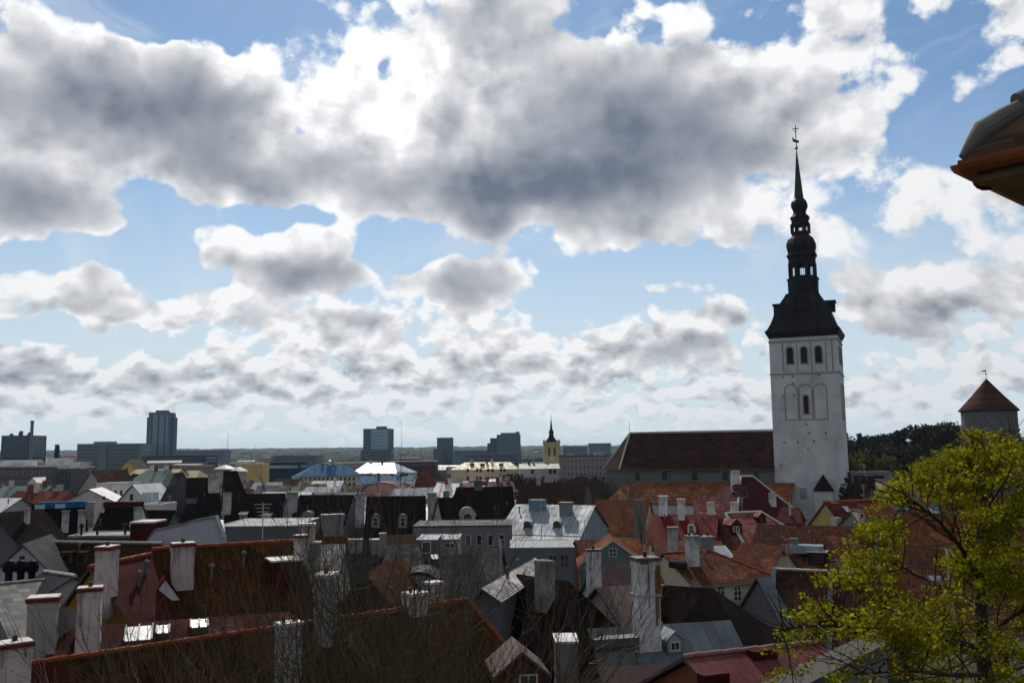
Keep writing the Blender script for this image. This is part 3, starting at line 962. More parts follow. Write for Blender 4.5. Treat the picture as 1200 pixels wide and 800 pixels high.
# ------------------------------------------------------------------ flat roofed blocks
def block(label, px0, px1, top, Y, depth=14.0, wall=None, roofm=None, rz=0.0, rows=0, cols=0, zg=None, cat='building', name='building', group=None,
          band=False, glass=None, base=None, parapet=None, margin=0.06, floor_h=3.2, sides=True):
    """A flat roofed block whose front shows from px0 to px1 with its top at `top`."""
    h = House()
    a, b = P(px0, top, Y), P(px1, top, Y)
    w = (b.x - a.x)
    c = (a + b) / 2
    if parapet is None: parapet = 0.5 if Y > 140 else 0.16
    r = math.radians(rz)
    if rz: w = max(1.0, (w - depth * abs(math.sin(r))) / math.cos(r))
    cx, cyy = c.x, Y + depth / 2
    g = ground(cx, cyy) - 0.4 if zg is None else zg
    h.g, h.rz = g, r
    h.H = c.z - g
    h.w, h.d = w, depth
    h.root = thing(name, label, cat, (cx, cyy, g), r, group)
    h.M = Matrix.Translation((cx, cyy, g)) @ Matrix.Rotation(r, 4, 'Z'); h.Mi = h.M.inverted()
    h.x0, h.x1, h.yf, h.yb = -w / 2, w / 2, -depth / 2, depth / 2
    mb = MB()
    mb.box((0, 0, (h.H - parapet - 1.5) / 2), (w, depth, h.H + 1.5 - parapet), 0)
    h.wall = mb.build('wall', wall or GREYP, h.root)
    zt = h.H - parapet
    mb = MB()
    mb.box((0, 0, zt + 0.06), (w - 0.1, depth - 0.1, 0.12), 0)
    t = 0.3
    for (x, y, sx, sy) in ((0, -depth / 2 + t / 2 - 0.06, w + 0.12, t), (0, depth / 2 - t / 2 + 0.06, w + 0.12, t), (-w / 2 + t / 2 - 0.06, 0, t, depth - 2 * t + 0.12), (w / 2 - t / 2 + 0.06, 0, t, depth - 2 * t + 0.12)):
        mb.box((x, y, zt + 0.003 + (h.H - zt) / 2), (sx, sy, max(0.1, h.H - zt)), 0)
    h.roof = mb.build('roof', roofm or CAPG, h.root)
    h.zr = h.H; h.rise, h.wf, h.wb, h.L = 1e-4, depth / 2, depth / 2, w
    fh = floor_h
    for i in range(rows):
        z = h.H - parapet - fh * (i + 0.62)
        if z < 1: break
        if band:
            m2 = MB()
            m2.box((0, h.yf - 0.03, z), (w * (1 - margin * 2), 0.1, fh * 0.5))
            if sides:
                m2.box((h.x0 - 0.03, 0, z), (0.1, depth * 0.88, fh * 0.5)); m2.box((h.x1 + 0.03, 0, z), (0.1, depth * 0.88, fh * 0.5))
            m2.build('window_band', glass or GLASS, h.wall)
        else:
            for j in range(cols):
                x = h.x0 + w * (margin + (1 - 2 * margin) * (j + 0.5) / cols)
                window_at(Vector((x, h.yf, z)), Vector((1, 0, 0)), Vector((0, -1, 0)), w * (1 - 2 * margin) / cols * 0.48, fh * 0.52, h.wall, None, 1, 1, glass=glass, deep=0.06)
    return h


def roofbox(h, x, y, sx, sy, sz, mat, name='roof_box'):
    mb = MB()
    mb.box((x, y, h.H + sz / 2 - 0.35), (sx, sy, sz + 0.7))
    return mb.build(name, mat, h.roof)


def arch_house(label, px0, px1, spring, crown, Y, depth, roof, wall, rz=0.0, name='house', cat='house'):
    """Barrel roofed building whose curved gable faces the viewer."""
    a, b = P(px0, spring, Y), P(px1, spring, Y)
    zc = P((px0 + px1) / 2, crown, Y).z
    w = b.x - a.x
    g = ground(a.x, Y) - 0.4
    r = math.radians(rz)
    root = thing(name, label, cat, ((a.x + b.x) / 2, Y, g), r)
    zs, hh = (a.z + b.z) / 2 - g, zc - (a.z + b.z) / 2
    n = 14
    arc = [(-w / 2 * math.cos(PI * i / n), zs + hh * math.sin(PI * i / n)) for i in range(n + 1)]
    mb = MB()
    mb.prism([(-w / 2 + 0.1, 0, -1.5)] + [(x * 0.985, 0, z - 0.14) for x, z in arc] + [(w / 2 - 0.1, 0, -1.5)], (0, depth, 0))
    wl = mb.build('wall', wall, root)
    mb = MB()
    for i in range(n):
        (x, z), (x2, z2) = arc[i], arc[i + 1]
        mb.prism([(x, -0.25, z), (x2, -0.25, z2), (x2, depth + 0.25, z2), (x, depth + 0.25, z)], (0, 0, 0.12))
    mb.build('roof', roof, root)
    return root, wl


# ------------------------------------------------------------------ ground sheet
def build_ground():
    mb = MB()
    rings = [0.0, 4, 8, 13, 19, 26, 34, 44, 56, 70, 88, 108, 130, 160, 200, 250, 300, 350, 410, 480, 560, 680, 850, 1100, 1500, 2000, 2700, 3400, 4200, 5000, 6000, 7000, 8000, 9500, 11000, 13000, 16000]
    n = 144
    vs, fs = [], []
    for r in rings:
        for i in range(n):
            w = 2 * PI * i / n
            x, y = r * math.sin(w), r * math.cos(w)
            vs.append((x, y, ground(x, y)))
    for j in range(len(rings) - 1):
        for i in range(n):
            fs.append((j * n + i, j * n + (i + 1) % n, (j + 1) * n + (i + 1) % n, (j + 1) * n + i))
    mb.mesh(vs, fs)
    m, nt, b = new_mat('ground_earth')
    o = objco(nt)
    n1 = noise(nt, o, 0.004, 6, 0.6); n2 = noise(nt, o, 0.08, 5, 0.6)
    c = mix(nt, n1.ramp(0.4, 0.6), (0.03, 0.045, 0.02), (0.05, 0.05, 0.035))
    c = mix(nt, n2.ramp(0.4, 0.65) * 0.6, c, (0.075, 0.07, 0.06))
    nt.links.new(c.s, b.inputs['Base Color']); b.inputs['Roughness'].default_value = 0.95
    ob = mb.build('ground', m, smooth=True, uv=False)
    ob['kind'] = 'structure'


build_ground()


# ------------------------------------------------------------------ the big church
def build_church():
    FL, Y1 = P(909.5, 590, 238), 238
    e1 = Vector((math.cos(math.radians(-24)), math.sin(math.radians(-24)), 0))
    rz = math.radians(-24)
    W = 17.2
    base = FL + e1 * (W / 2)
    g = 0.0
    root = thing('church', 'big whitewashed church with a tall white square tower and long dark tiled nave', 'church', (base.x, base.y, g), rz)
    h = House()
    h.root = root
    h.M = Matrix.Translation((base.x, base.y, g)) @ Matrix.Rotation(rz, 4, 'Z'); h.Mi = h.M.inverted()
    h.x0, h.x1, h.yf, h.yb = -W / 2, W / 2, 0.0, W
    cx, cyl = 0.0, W / 2
    Cw = h.M @ Vector((0, cyl, 0))
    zc = lambda py: P(project(h.M @ Vector((0, cyl, 40)))[0], py, Cw.y).z - g
    zf = lambda py: hit(h, 947, py, (0, 0, 0), (0, -1, 0)).z
    PLAS = m_wall('church_plaster', (0.60, 0.595, 0.58), 0.7, c2=(0.44, 0.44, 0.44), scale=0.55, stain=(0.24, 0.23, 0.215))
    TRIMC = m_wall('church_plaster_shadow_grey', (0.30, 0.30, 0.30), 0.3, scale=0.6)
    zt = zf(394)
    mb = MB()
    mb.box((0, cyl, (zt - 2) / 2), (W, W, zt + 2), 0)
    tower = mb.build('tower', PLAS, root)
    # string courses and corner rolls
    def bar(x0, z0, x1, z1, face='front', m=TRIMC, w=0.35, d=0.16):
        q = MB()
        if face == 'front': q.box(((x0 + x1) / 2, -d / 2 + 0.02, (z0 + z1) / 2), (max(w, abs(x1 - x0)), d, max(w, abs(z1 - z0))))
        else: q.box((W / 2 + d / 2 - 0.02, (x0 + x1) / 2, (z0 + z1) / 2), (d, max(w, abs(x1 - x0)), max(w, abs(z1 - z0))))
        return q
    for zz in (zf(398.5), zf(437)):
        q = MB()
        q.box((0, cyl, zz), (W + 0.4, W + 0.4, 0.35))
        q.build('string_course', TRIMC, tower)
    px2x = lambda px, py: hit(h, px, py, (0, 0, 0), (0, -1, 0)).x
    sc = W / 74.5
    # belfry: framed panels with three round headed openings
    def arch_frame(xc, z0, z1, w, face, name, fill=None, th=0.32, d=0.14):
        """A raised arched moulding; returns its mesh object."""
        q = MB()
        pts = [(-w / 2, z0), (-w / 2, z1 - w / 2)]
        for i in range(1, 10): pts.append((-w / 2 * math.cos(PI * i / 10), z1 - w / 2 + w / 2 * math.sin(PI * i / 10)))
        pts += [(w / 2, z1 - w / 2), (w / 2, z0)]
        f3 = (lambda a, b, dd: (xc + a, -dd, b)) if face == 'front' else (lambda a, b, dd: (W / 2 + dd, xc + a, b))
        n = len(pts)
        zc_ = (z0 + z1 - w / 2) / 2
        inn = []
        for a, b in pts:
            k = (w / 2 - th) / (w / 2)
            inn.append((a * k, (b - (z1 - w / 2)) * k + (z1 - w / 2) if b > z1 - w / 2 else max(b, z0 + th)))
        for i in range(n):
            j = (i + 1) % n
            q.face([f3(*pts[i], d), f3(*pts[j], d), f3(*inn[j], d), f3(*inn[i], d)])
            q.face([f3(*pts[i], d), f3(*pts[j], d), f3(*pts[j], -0.02), f3(*pts[i], -0.02)])
            q.face([f3(*inn[i], d), f3(*inn[j], d), f3(*inn[j], 0), f3(*inn[i], 0)])
        ob = q.build(name, TRIMC, tower)
        if fill:
            q = MB(); q.face([f3(a, b, 0.03) for a, b in inn]); ob2 = q.mesh and q
            me = ob.data; me.materials.append(fill)
            bm = bmesh.new(); bm.from_mesh(me)
            nf = bm.faces.new([bm.verts.new(f3(a, b, 0.03)) for a, b in inn]); nf.material_index = 1
            bm.to_mesh(me); bm.free()
        return ob
    LOUV = m_metal('belfry_louvres', (0.05, 0.045, 0.04), seam=9.0, rough=0.8, rows=0.45)
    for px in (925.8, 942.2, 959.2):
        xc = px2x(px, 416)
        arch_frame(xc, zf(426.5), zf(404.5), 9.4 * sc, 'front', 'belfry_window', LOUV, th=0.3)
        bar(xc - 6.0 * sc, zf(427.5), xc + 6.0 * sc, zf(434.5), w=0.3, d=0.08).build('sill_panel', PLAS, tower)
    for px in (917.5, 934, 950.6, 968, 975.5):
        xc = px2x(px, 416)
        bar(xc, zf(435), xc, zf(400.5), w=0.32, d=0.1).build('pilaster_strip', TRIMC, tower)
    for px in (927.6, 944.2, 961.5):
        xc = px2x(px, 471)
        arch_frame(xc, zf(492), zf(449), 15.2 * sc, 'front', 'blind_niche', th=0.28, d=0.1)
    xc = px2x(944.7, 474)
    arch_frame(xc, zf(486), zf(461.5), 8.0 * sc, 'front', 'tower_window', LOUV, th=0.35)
    bar(xc - 5.5 * sc, zf(491), xc + 5.5 * sc, zf(487), w=0.3, d=0.12).build('sill', PLAS, tower)
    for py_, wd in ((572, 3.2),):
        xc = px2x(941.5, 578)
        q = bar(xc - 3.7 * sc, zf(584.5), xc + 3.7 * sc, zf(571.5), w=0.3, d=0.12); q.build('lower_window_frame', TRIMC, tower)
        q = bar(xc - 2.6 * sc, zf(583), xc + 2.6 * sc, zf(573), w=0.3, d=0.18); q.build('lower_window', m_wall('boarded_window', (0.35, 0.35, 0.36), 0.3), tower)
    holes = MB()
    rng = random.Random(3)
    for px, py in ((917, 442), (929, 441), (918, 464), (931, 463), (919, 518), (935, 518), (954, 517), (960, 439), (945, 497), (929, 449), (947, 526), (948, 507), (968, 507), (915, 545)):
        q = hit(h, px, py, (0, 0, 0), (0, -1, 0))
        holes.box((q.x, -0.03, q.z), (0.42, 0.1, 0.42))
    holes.build('putlog_hole', FRAME_D, tower)['kind'] = 'stuff'
    # right hand face
    for y_, z0, z1, w in ((0.5, 426, 404, 3.4), (0.25, 426, 404, 3.4), (0.75, 426, 404, 3.4)):
        arch_frame(W * y_, zf(z0) + 0.0, zf(z1), w * 0.62, 'side', 'belfry_window', LOUV, th=0.26)
    for y_ in (0.25, 0.5, 0.75):
        arch_frame(W * y_, zf(492), zf(449), 3.6, 'side', 'blind_niche', th=0.26, d=0.1)
    q = MB(); q.box((W / 2 + 0.02, W * 0.42, (zf(547) + zf(567)) / 2), (0.12, 0.7, zf(547) - zf(567))); q.build('slit_window', FRAME_D, tower)
    # stair porch with a pointed black roof against the front
    x0, x1 = px2x(955.5, 580), px2x(976.5, 580)
    pw, pd = x1 - x0, 2.6
    q = MB(); q.box(((x0 + x1) / 2, -pd / 2, zf(574) / 2 - 1), (pw, pd, zf(574) + 2)); porch = q.build('porch', PLAS, root)
    q = MB()
    e = 0.35
    ap = ((x0 + x1) / 2, -pd * 0.35, zf(555))
    c4 = [(x0 - e, -pd - e, zf(574.5)), (x1 + e, -pd - e, zf(574.5)), (x1 + e, 0.0, zf(574.5)), (x0 - e, 0.0, zf(574.5))]
    for i in range(4): q.face([c4[i], c4[(i + 1) % 4], ap])
    q.face(c4[::-1])
    q.build('porch_roof', BLACKM, porch)

    # ---- spire
    SPB = m_metal('black_copper_sheet', (0.018, 0.018, 0.019), (0.012, 0.012, 0.013), seam=0.9, rough=0.6, spec=0.06)
    SPG = m_metal('dark_green_copper_sheet', (0.03, 0.055, 0.045), (0.018, 0.035, 0.03), seam=0.8, rough=0.5, spec=0.12)
    sp = MB()
    k = W / 82.5
    hw = lambda px: px * k / 2
    sp.lathe([(hw(83), zt - 0.05), (hw(90), zc(393)), (hw(91), zc(390.5)), (hw(85), zc(388)), (hw(78), zc(382)), (hw(72), zc(375)), (hw(67), zc(368)), (hw(60), zc(361)), (hw(52), zc(355)), (hw(45), zc(350)), (hw(40), zc(345.5))], c=(0, cyl), square=True)
    helm = sp.build('helm_roof', SPB, root)
    # scroll gables on each side of the helm
    for a in range(4):
        q = MB()
        ca, sa = math.cos(a * PI / 2), math.sin(a * PI / 2)
        rot = lambda x, y, z: (x * ca - y * sa, cyl + x * sa + y * ca, z)
        w_, r_ = hw(17), hw(76)
        z0, z1 = zc(367), zc(357)
        q.prism([rot(-w_, -r_, z0), rot(w_, -r_, z0), rot(w_, -r_, z1), rot(-w_, -r_, z1)], Vector(rot(0, r_ * 0.75, 0)) - Vector(rot(0, 0, 0)))
        q.prism([rot(-w_ * 1.1, -r_ - 0.3, z1), rot(w_ * 1.1, -r_ - 0.3, z1), rot(w_ * 1.1, -r_ * 0.2, z1 + 0.1), rot(-w_ * 1.1, -r_ * 0.2, z1 + 0.1)], (0, 0, 0.5))
        q.build('clock_gable', SPB, helm)
    oct_ = dict(seg=8, c=(0, cyl), a0=PI / 8)
    q = MB()
    q.lathe([(hw(40), zc(344)), (hw(40.5), zc(328.5)), (hw(43), zc(328)), (hw(43), zc(327)), (hw(36), zc(326.5))], **oct_)
    q.build('gallery', SPB, root)
    def lantern(p0, p1, wpx, name, nn=8, post=0.1):
        q = MB()
        z0, z1 = zc(p0), zc(p1)
        for i in range(nn):
            w = PI / 8 + 2 * PI * i / nn
            r = hw(wpx) * 0.93
            x, y = r * math.cos(w), cyl + r * math.sin(w)
            q.box((x, y, (z0 + z1) / 2), (hw(wpx) * post, hw(wpx) * post, z1 - z0 + 0.1), rz=w)
            w2 = w + PI / nn
            r2 = r * math.cos(PI / nn)
            x, y = r2 * math.cos(w2), cyl + r2 * math.sin(w2)
            q.box((x, y, (z0 + z1) / 2), (0.12, 0.14, z1 - z0 + 0.1), rz=w2)
            sl = 2 * r * math.sin(PI / nn)
            q.box((x, y, z0 + (z1 - z0) * 0.06), (0.2, sl, (z1 - z0) * 0.12), rz=w2)
            q.box((x, y, z1 - (z1 - z0) * 0.07), (0.2, sl, (z1 - z0) * 0.14), rz=w2)
        return q.build(name, SPB, root)
    lantern(326.5, 309, 36, 'lower_lantern', post=0.17)
    q = MB()
    q.lathe([(hw(36), zc(309)), (hw(36), zc(303)), (hw(40), zc(301)), (hw(40.5), zc(299)), (hw(36), zc(298)), (hw(37), zc(294)), (hw(39.5), zc(290)), (hw(39), zc(286)), (hw(34.5), zc(281)), (hw(26), zc(277.5)), (hw(22), zc(275.5)), (hw(22), zc(273))], **oct_)
    q.build('lower_dome', SPB, root)
    lantern(273.5, 263, 25.5, 'upper_lantern', post=0.17)
    q = MB()
    q.lathe([(hw(23), zc(263)), (hw(23), zc(258)), (hw(26), zc(256.5)), (hw(26), zc(255)), (hw(20), zc(252.5)), (hw(16.5), zc(249.5)), (hw(18), zc(246.5)), (hw(22), zc(243)), (hw(22.5), zc(240)), (hw(20), zc(236.5)), (hw(15), zc(234)), (hw(12.5), zc(232.5))], **oct_)
    q.build('upper_dome', SPB, root)
    q = MB()
    q.lathe([(hw(12.5), zc(232.5)), (hw(7.5), zc(208)), (hw(1.5), zc(178)), (hw(0.8), zc(175))], **oct_)
    q.build('spire', SPG, root)
    GOLD = m_plain('gilded_metal', (0.55, 0.36, 0.10), 0.35, 0.8)
    q = MB()
    zb = zc(173.3); r = 0.5
    q.lathe([(0.05, zb - r)] + [(r * math.sin(PI * i / 8), zb - r * math.cos(PI * i / 8)) for i in range(1, 8)] + [(0.05, zb + r)], 12, (0, cyl))
    q.build('ball', GOLD, root, smooth=True)
    q = MB()
    q.tube([(0, cyl, zc(173)), (0, cyl, zc(147))], 0.13, 6)
    q.prism([(-0.1, cyl - 0.03, zc(164)), (-1.0, cyl - 0.03, zc(160)), (-0.9, cyl - 0.03, zc(165.5)), (0, cyl - 0.03, zc(167)), (0.7, cyl - 0.03, zc(168)), (0.8, cyl - 0.03, zc(165))], (0, 0.08, 0))
    q.box((0, cyl, zc(151)), (1.8, 0.14, 0.2)); q.box((0, cyl, zc(154)), (0.9, 0.14, 0.16))
    q.build('weather_vane', SPB, root)

    # ---- nave, its hipped east end to the left
    R = hit(h, 909, 504.5, (0, cyl, 0), (0, -1, 0))
    Le = hit(h, 738, 507.6, (0, cyl, 0), (0, -1, 0))
    zr = R.z
    zeave = hit(h, 860, 549.5, (0, -0.6, 0), (0, -1, 0)).z
    xl = Le.x
    cornr = hit(h, 726, 550.5, (0, -0.6, zeave), (0, -1, 0)).x
    hipx = cornr
    T_CH = m_tile('church_roof_tiles', (0.046, 0.019, 0.011), (0.025, 0.013, 0.009), moss=0.1, lichen=0.08, col=0.5, row=0.6)
    q = MB()
    x1 = -W / 2
    yF, yB = -0.9, W + 0.9
    apex, rr = Vector((xl, cyl, zr)), Vector((x1 - 0.003, cyl, zr))
    f0, f1 = Vector((hipx, yF, zeave)), Vector((x1 - 0.003, yF, zeave))
    b0, b1 = Vector((hipx, yB, zeave)), Vector((x1 - 0.003, yB, zeave))
    m0 = Vector((hit(h, 708, 551, (0, cyl, zeave), (0, -1, 0)).x, cyl, zeave))
    q.face([f0, f1, rr, apex]); q.face([b1, b0, apex, rr]); q.face([m0, f0, apex]); q.face([b0, m0, apex])
    dz = Vector((0, 0, -0.35))
    q.face([f0 + dz, m0 + dz, b0 + dz, b1 + dz, f1 + dz], 1)
    for a, b in ((f1, f0), (f0, m0), (m0, b0), (b0, b1)): q.face([a, b, b + dz, a + dz], 1)
    nroof = q.build('nave_roof', [T_CH, FRAME_D], root)
    q = MB()
    q.tube([rr + Vector((0, 0, 0.1)), apex + Vector((0, 0, 0.1))], 0.42, 8)
    q.build('ridge_capping', m_plain('pale_metal_capping', (0.55, 0.54, 0.52), 0.4, 0.2), nroof)
    for a in (f0, m0):
        q = MB(); q.tube([apex, a], 0.28, 6); q.build('hip_capping', RIDGE_P, nroof)
    q = MB(); q.tube([apex, apex + Vector((0, 0, 3.4))], 0.07, 5); q.build('lightning_rod', ALU, nroof)
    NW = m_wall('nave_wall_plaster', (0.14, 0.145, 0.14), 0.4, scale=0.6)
    zai = hit(h, 860, 565, (0, 0, 0), (0, -1, 0)).z
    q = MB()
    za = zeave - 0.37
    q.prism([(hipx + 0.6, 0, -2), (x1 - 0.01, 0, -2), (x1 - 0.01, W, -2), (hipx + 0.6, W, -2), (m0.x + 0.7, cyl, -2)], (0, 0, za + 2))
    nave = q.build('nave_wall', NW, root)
    # clerestory windows
    for px in (747, 779, 814, 850, 886):
        c = hit(h, px, 557.5, (0, 0, 0), (0, -1, 0))
        window_at(c, Vector((1, 0, 0)), Vector((0, -1, 0)), 1.5, zeave - zai - 1.2, nave, DGREYP, 2, 2, arch=True, deep=0.15)
    # lean-to aisle
    q = MB()
    ya, zlow = -9.5, zai - 5.2
    xa = hipx + 2.0
    T_AI = m_tile('aisle_roof_tiles', (0.22, 0.085, 0.038), (0.16, 0.062, 0.03), moss=0.1, lichen=0.15, col=0.5, row=0.55)
    a = [Vector((xa, -0.03, zai)), Vector((x1 + 5, -0.03, zai)), Vector((x1 + 5, ya, zlow)), Vector((xa - 3.5, ya, zlow)), ]
    q.face([a[3], a[2], a[1], a[0]]); q.face([a[0], Vector((xa - 3.5, 0, zlow)), a[3]])
    q.prism([a[3], a[2], Vector((x1 + 5, ya, zlow - 0.3)), Vector((xa - 3.5, ya, zlow - 0.3))], (0, 0.1, 0), 1)
    q.build('aisle_roof', [T_AI, FRAME_D], root)
    q = MB()
    q.box(((xa - 3.2 + x1 + 4.7) / 2, (ya + 0.4) / 2, zlow / 2 - 0.8), (x1 + 4.7 - xa + 3.2, -ya - 0.8, zlow + 1.2))
    q.build('aisle_wall', WHITE, root)
    return h


CH = build_church()

# ------------------------------------------------------------------ round cannon tower on the hill
def build_round_tower():
    Y = 350
    c = P(1158.5, 482, Y + 11)
    g = ground(c.x, Y + 11)
    root = thing('fortress_tower', 'round stone fortress tower with a red cone roof on the wooded hill', 'tower', (c.x, Y + 11, g - 0.5))
    zz = lambda py: P(1158.5, py, Y + 11).z - g + 0.5
    r = dims(30.0, Y + 11)
    W_ = m_wall('tower_limestone', (0.155, 0.148, 0.14), 0.5, scale=0.5)
    mb = MB(); mb.lathe([(r * 1.0, -3), (r * 0.99, zz(506)), (r * 1.03, zz(504.5)), (r * 1.03, zz(503)), (r * 0.985, zz(502)), (r * 0.98, zz(480))], 40)
    wl = mb.build('wall', W_, root)
    mb = MB(); mb.lathe([(r * 0.99, zz(482.5)), (r * 1.07, zz(481.5)), (r * 1.07, zz(480.5)), (r * 0.55, zz(463)), (0.12, zz(443.5))], 40)
    rf = mb.build('roof', m_tile('tower_roof_tiles', (0.055, 0.017, 0.011), (0.04, 0.013, 0.009), col=0.6, row=0.6), root)
    mb = MB(); mb.tube([(0, 0, zz(444)), (0, 0, zz(432.5))], 0.1, 5)
    mb.prism([(-1.6, 0, zz(434.2)), (0, 0, zz(433.4)), (0, 0, zz(435.2)), (-1.4, 0, zz(435.2))], (0, 0.08, 0)); mb.box((0.1, 0, zz(438)), (1.0, 0.1, 0.2))
    mb.build('weather_vane', BLACKM, rf)
    for px, py, s in ((1131, 488, 1.2), (1152.5, 487.5, 1.6), (1180, 486.5, 1.3), (1139.5, 499.5, 1.1), (1144, 508, .9)):
        ang = math.asin(max(-0.98, min(0.98, (px - 1158.5) / 31.5)))
        # the tower is seen from the left of its axis: turn by the sight line
        view = math.atan2(-c.x, -(Y + 11))
        w = view + PI / 2 * 0 
        d = Vector((-c.x, -(Y + 11), 0)).normalized()
        side = Vector((-d.y, d.x, 0))
        n = d * math.cos(ang) + side * math.sin(ang)
        u = Vector((0, 0, 1)).cross(n).normalized()
        window_at(n * (r * 0.992) + Vector((0, 0, zz(py))), u, n, s, s * 1.3, wl, STONE, 1, 1, deep=0.08)
    return root


build_round_tower()

# ------------------------------------------------------------------ skyline far away
NAVY = m_wall('navy_cladding', (0.011, 0.033, 0.07), 0.1, scale=0.05)
CONC = m_wall('pale_concrete', (0.17, 0.20, 0.215), 0.2, scale=0.05)
CONCD = m_wall('dark_concrete', (0.12, 0.165, 0.21), 0.2, scale=0.05)
GLB = m_plain('blue_glass_painted_sky', (0.20, 0.34, 0.46), 0.12, spec=1.0)  # blue glass, lightened so its colour stands in for reflected sky
GLD = m_plain('dark_tinted_glass', (0.014, 0.024, 0.035), 0.2, spec=0.7)

h = block('tall navy blue block with roof plant beside a chimney stack on the far skyline', 2, 35, 510, 1100, 40, NAVY, NAVY, rows=8, cols=0, band=True, glass=GLD, cat='office block', name='office_block')
for k, x in enumerate((-12, -6, 0, 5, 11)): roofbox(h, x, -8 + (k % 2) * 9, 3, 3, 2.5 + (k % 3) * 1.6, NAVY, 'roof_plant')
st = thing('chimney_stack', 'slim dark factory chimney stack beside the navy blue block', 'chimney stack', (P(36.5, 520, 1090).x, 1090, 0))
mb = MB(); z1 = P(36.5, 493, 1090).z
mb.lathe([(2.4, -1), (2.0, z1 * 0.6), (1.8, z1)], 12); mb.build('shaft', CONCD, st)
mb = MB(); mb.lathe([(2.1, z1 - 2.5), (2.2, z1 - 0.2), (2.1, z1 + 0.2)], 12); mb.build('collar', NAVY, st)
h = block('wide pale office block with dark bands of windows left of the high-rise', 90.5, 166, 519.5, 900, 26, CONC, CONC, rows=8, band=True, glass=GLD, cat='office block', name='office_block', floor_h=3.6, margin=0.03)
mb = MB(); mb.box((-6, h.yf - 1.0, h.H / 2), (8, 2.2, h.H - 0.6)); mb.build('stair_tower', CONC, h.root)
roofbox(h, -10, 0, 20, 8, 2.2, CONC, 'roof_plant')
h = block('tall slab high-rise with notched top corners standing alone on the skyline', 171.5, 199.5, 483, 950, 24, CONCD, CONCD, rows=22, band=False, cols=0, cat='high-rise', name='high_rise', rz=8)
for j in range(8):
    x = h.x0 + h.w * (0.1 + 0.8 * (j + 0.5) / 8)
    mb = MB(); mb.box((x, h.yf - 0.05, h.H / 2 + 1), (h.w * 0.055, 0.3, h.H - 8)); mb.build('window_strip', GLB if j % 3 else GLD, h.wall)
for i in range(21):
    mb = MB(); mb.box((0, h.yf - 0.16, h.H - 5.5 - i * 2.9), (h.w * 0.86, 0.2, 0.75)); mb.build('floor_band', CONC, h.wall)
for s in (-1, 1):
    mb = MB(); mb.box((s * (h.w / 2 + 1.2), 0, h.H / 2 - 2.5), (3.0, 16, h.H - 5)); mb.build('side_wing', CONCD, h.root)
roofbox(h, 0, 0, h.w * 0.55, 10, 2.5, CONCD, 'roof_plant')
block('long low dark podium building at the foot of the slab high-rise', 173, 240, 534, 900, 40, NAVY, NAVY, rows=2, band=True, glass=GLD, cat='building', margin=0.04)
st = thing('radio_mast', 'thin radio mast rising above the far hills right of the high-rise', 'mast', (P(267, 520, 2600).x, 2600, ground(P(267, 520, 2600).x, 2600)))
g0 = st.location.z; z1 = P(267, 507, 2600).z - g0
mb = MB(); mb.tube([(0, 0, -1), (0, 0, z1)], [0.9, 0.5], 6); mb.build('mast_pole', CONC, st)
mb = MB(); mb.box((0, 0, z1 * 0.55), (3, 3, 1)); mb.build('platform', CONC, st)
h = block('blue glass office tower with a gridded left edge behind the shiny white roofs', 425.5, 458, 502, 900, 24, CONCD, CONCD, rows=0, cat='office tower', name='office_tower', rz=-6)
for i in range(9):
    mb = MB(); mb.box((h.w * 0.15, h.yf - 0.03, h.H - 2.4 - i * 3.3), (h.w * 0.68, 0.12, 2.6)); mb.build('window_band', GLB, h.wall)
for i in range(9):
    for j in range(3):
        window_at(Vector((h.x0 + h.w * (0.05 + 0.08 * j), h.yf, h.H - 2.4 - i * 3.3)), Vector((1, 0, 0)), Vector((0, -1, 0)), 1.6, 2.0, h.wall, CONC, 1, 1, glass=GLD)
roofbox(h, 3, 0, 9, 8, 2.4, CONCD, 'roof_plant')
block('lower wide wing of dark offices at the foot of the blue glass tower', 422.5, 459, 527, 880, 16, CONCD, CONCD, rows=5, band=True, glass=GLD, cat='building')
block('small narrow blue tower block on the skyline between glass tower and stepped block', 512, 530, 512.5, 1000, 18, m_wall('blue_grey_cladding', (0.08, 0.13, 0.16), 0.1, scale=0.05), CONCD, rows=7, cols=5, cat='tower block', name='tower_block', glass=GLD)
block('low blue-grey annex at the left foot of the narrow blue tower block', 508, 519, 526, 985, 14, m_wall('blue_grey_cladding', (0.08, 0.13, 0.16), 0.1), CONCD, rows=3, cols=3, cat='building', glass=GLD)
h = block('grey stepped hotel block on the skyline left of the yellow church tower', 582, 610, 509, 900, 30, CONCD, CONCD, rows=9, cols=9, cat='hotel block', name='hotel_block', glass=GLD)
for px0, px1, top, dy in ((575, 582, 513, 4), (571.5, 577, 519, 7)):
    a, b = P(px0, top, 905), P(px1, top, 905)
    mb = MB(); lx = (h.Mi @ ((a + b) / 2)); mb.box((lx.x, dy, (lx.z) / 2), (b.x - a.x + 1.5, 22 - dy, lx.z)); mb.build('stepped_wing', CONCD, h.root)
roofbox(h, 0, 0, 16, 8, 2.0, CONCD, 'roof_plant')
roofbox(h, 9, -6, 4, 4, 3.0, CONCD, 'roof_plant')
block('long low dark office building below the stepped hotel block', 541, 611, 531, 780, 30, CONCD, CONC, rows=3, band=True, glass=GLD, cat='building')
block('pale low hall roof between glass tower and narrow blue tower', 461, 510, 540, 620, 24, m_wall('maroon_wall', (0.09, 0.035, 0.035), 0.2), Z_WHITE, rows=1, band=True, cat='hall')
block('low grey shed with a bright white roof just right of the glass tower', 461, 489, 536.5, 700, 30, CONC, Z_WHITE, cat='shed', name='shed')
block('long white flat roofed hall below the radio mast', 275, 307, 543, 520, 16, YELLOW, Z_WHITE, cat='hall', name='hall')
block('long dark glazed hall left of the blue hipped roof', 307, 352, 542, 560, 20, NAVY, NAVY, rows=1, band=True, cat='hall', name='hall', glass=GLB)
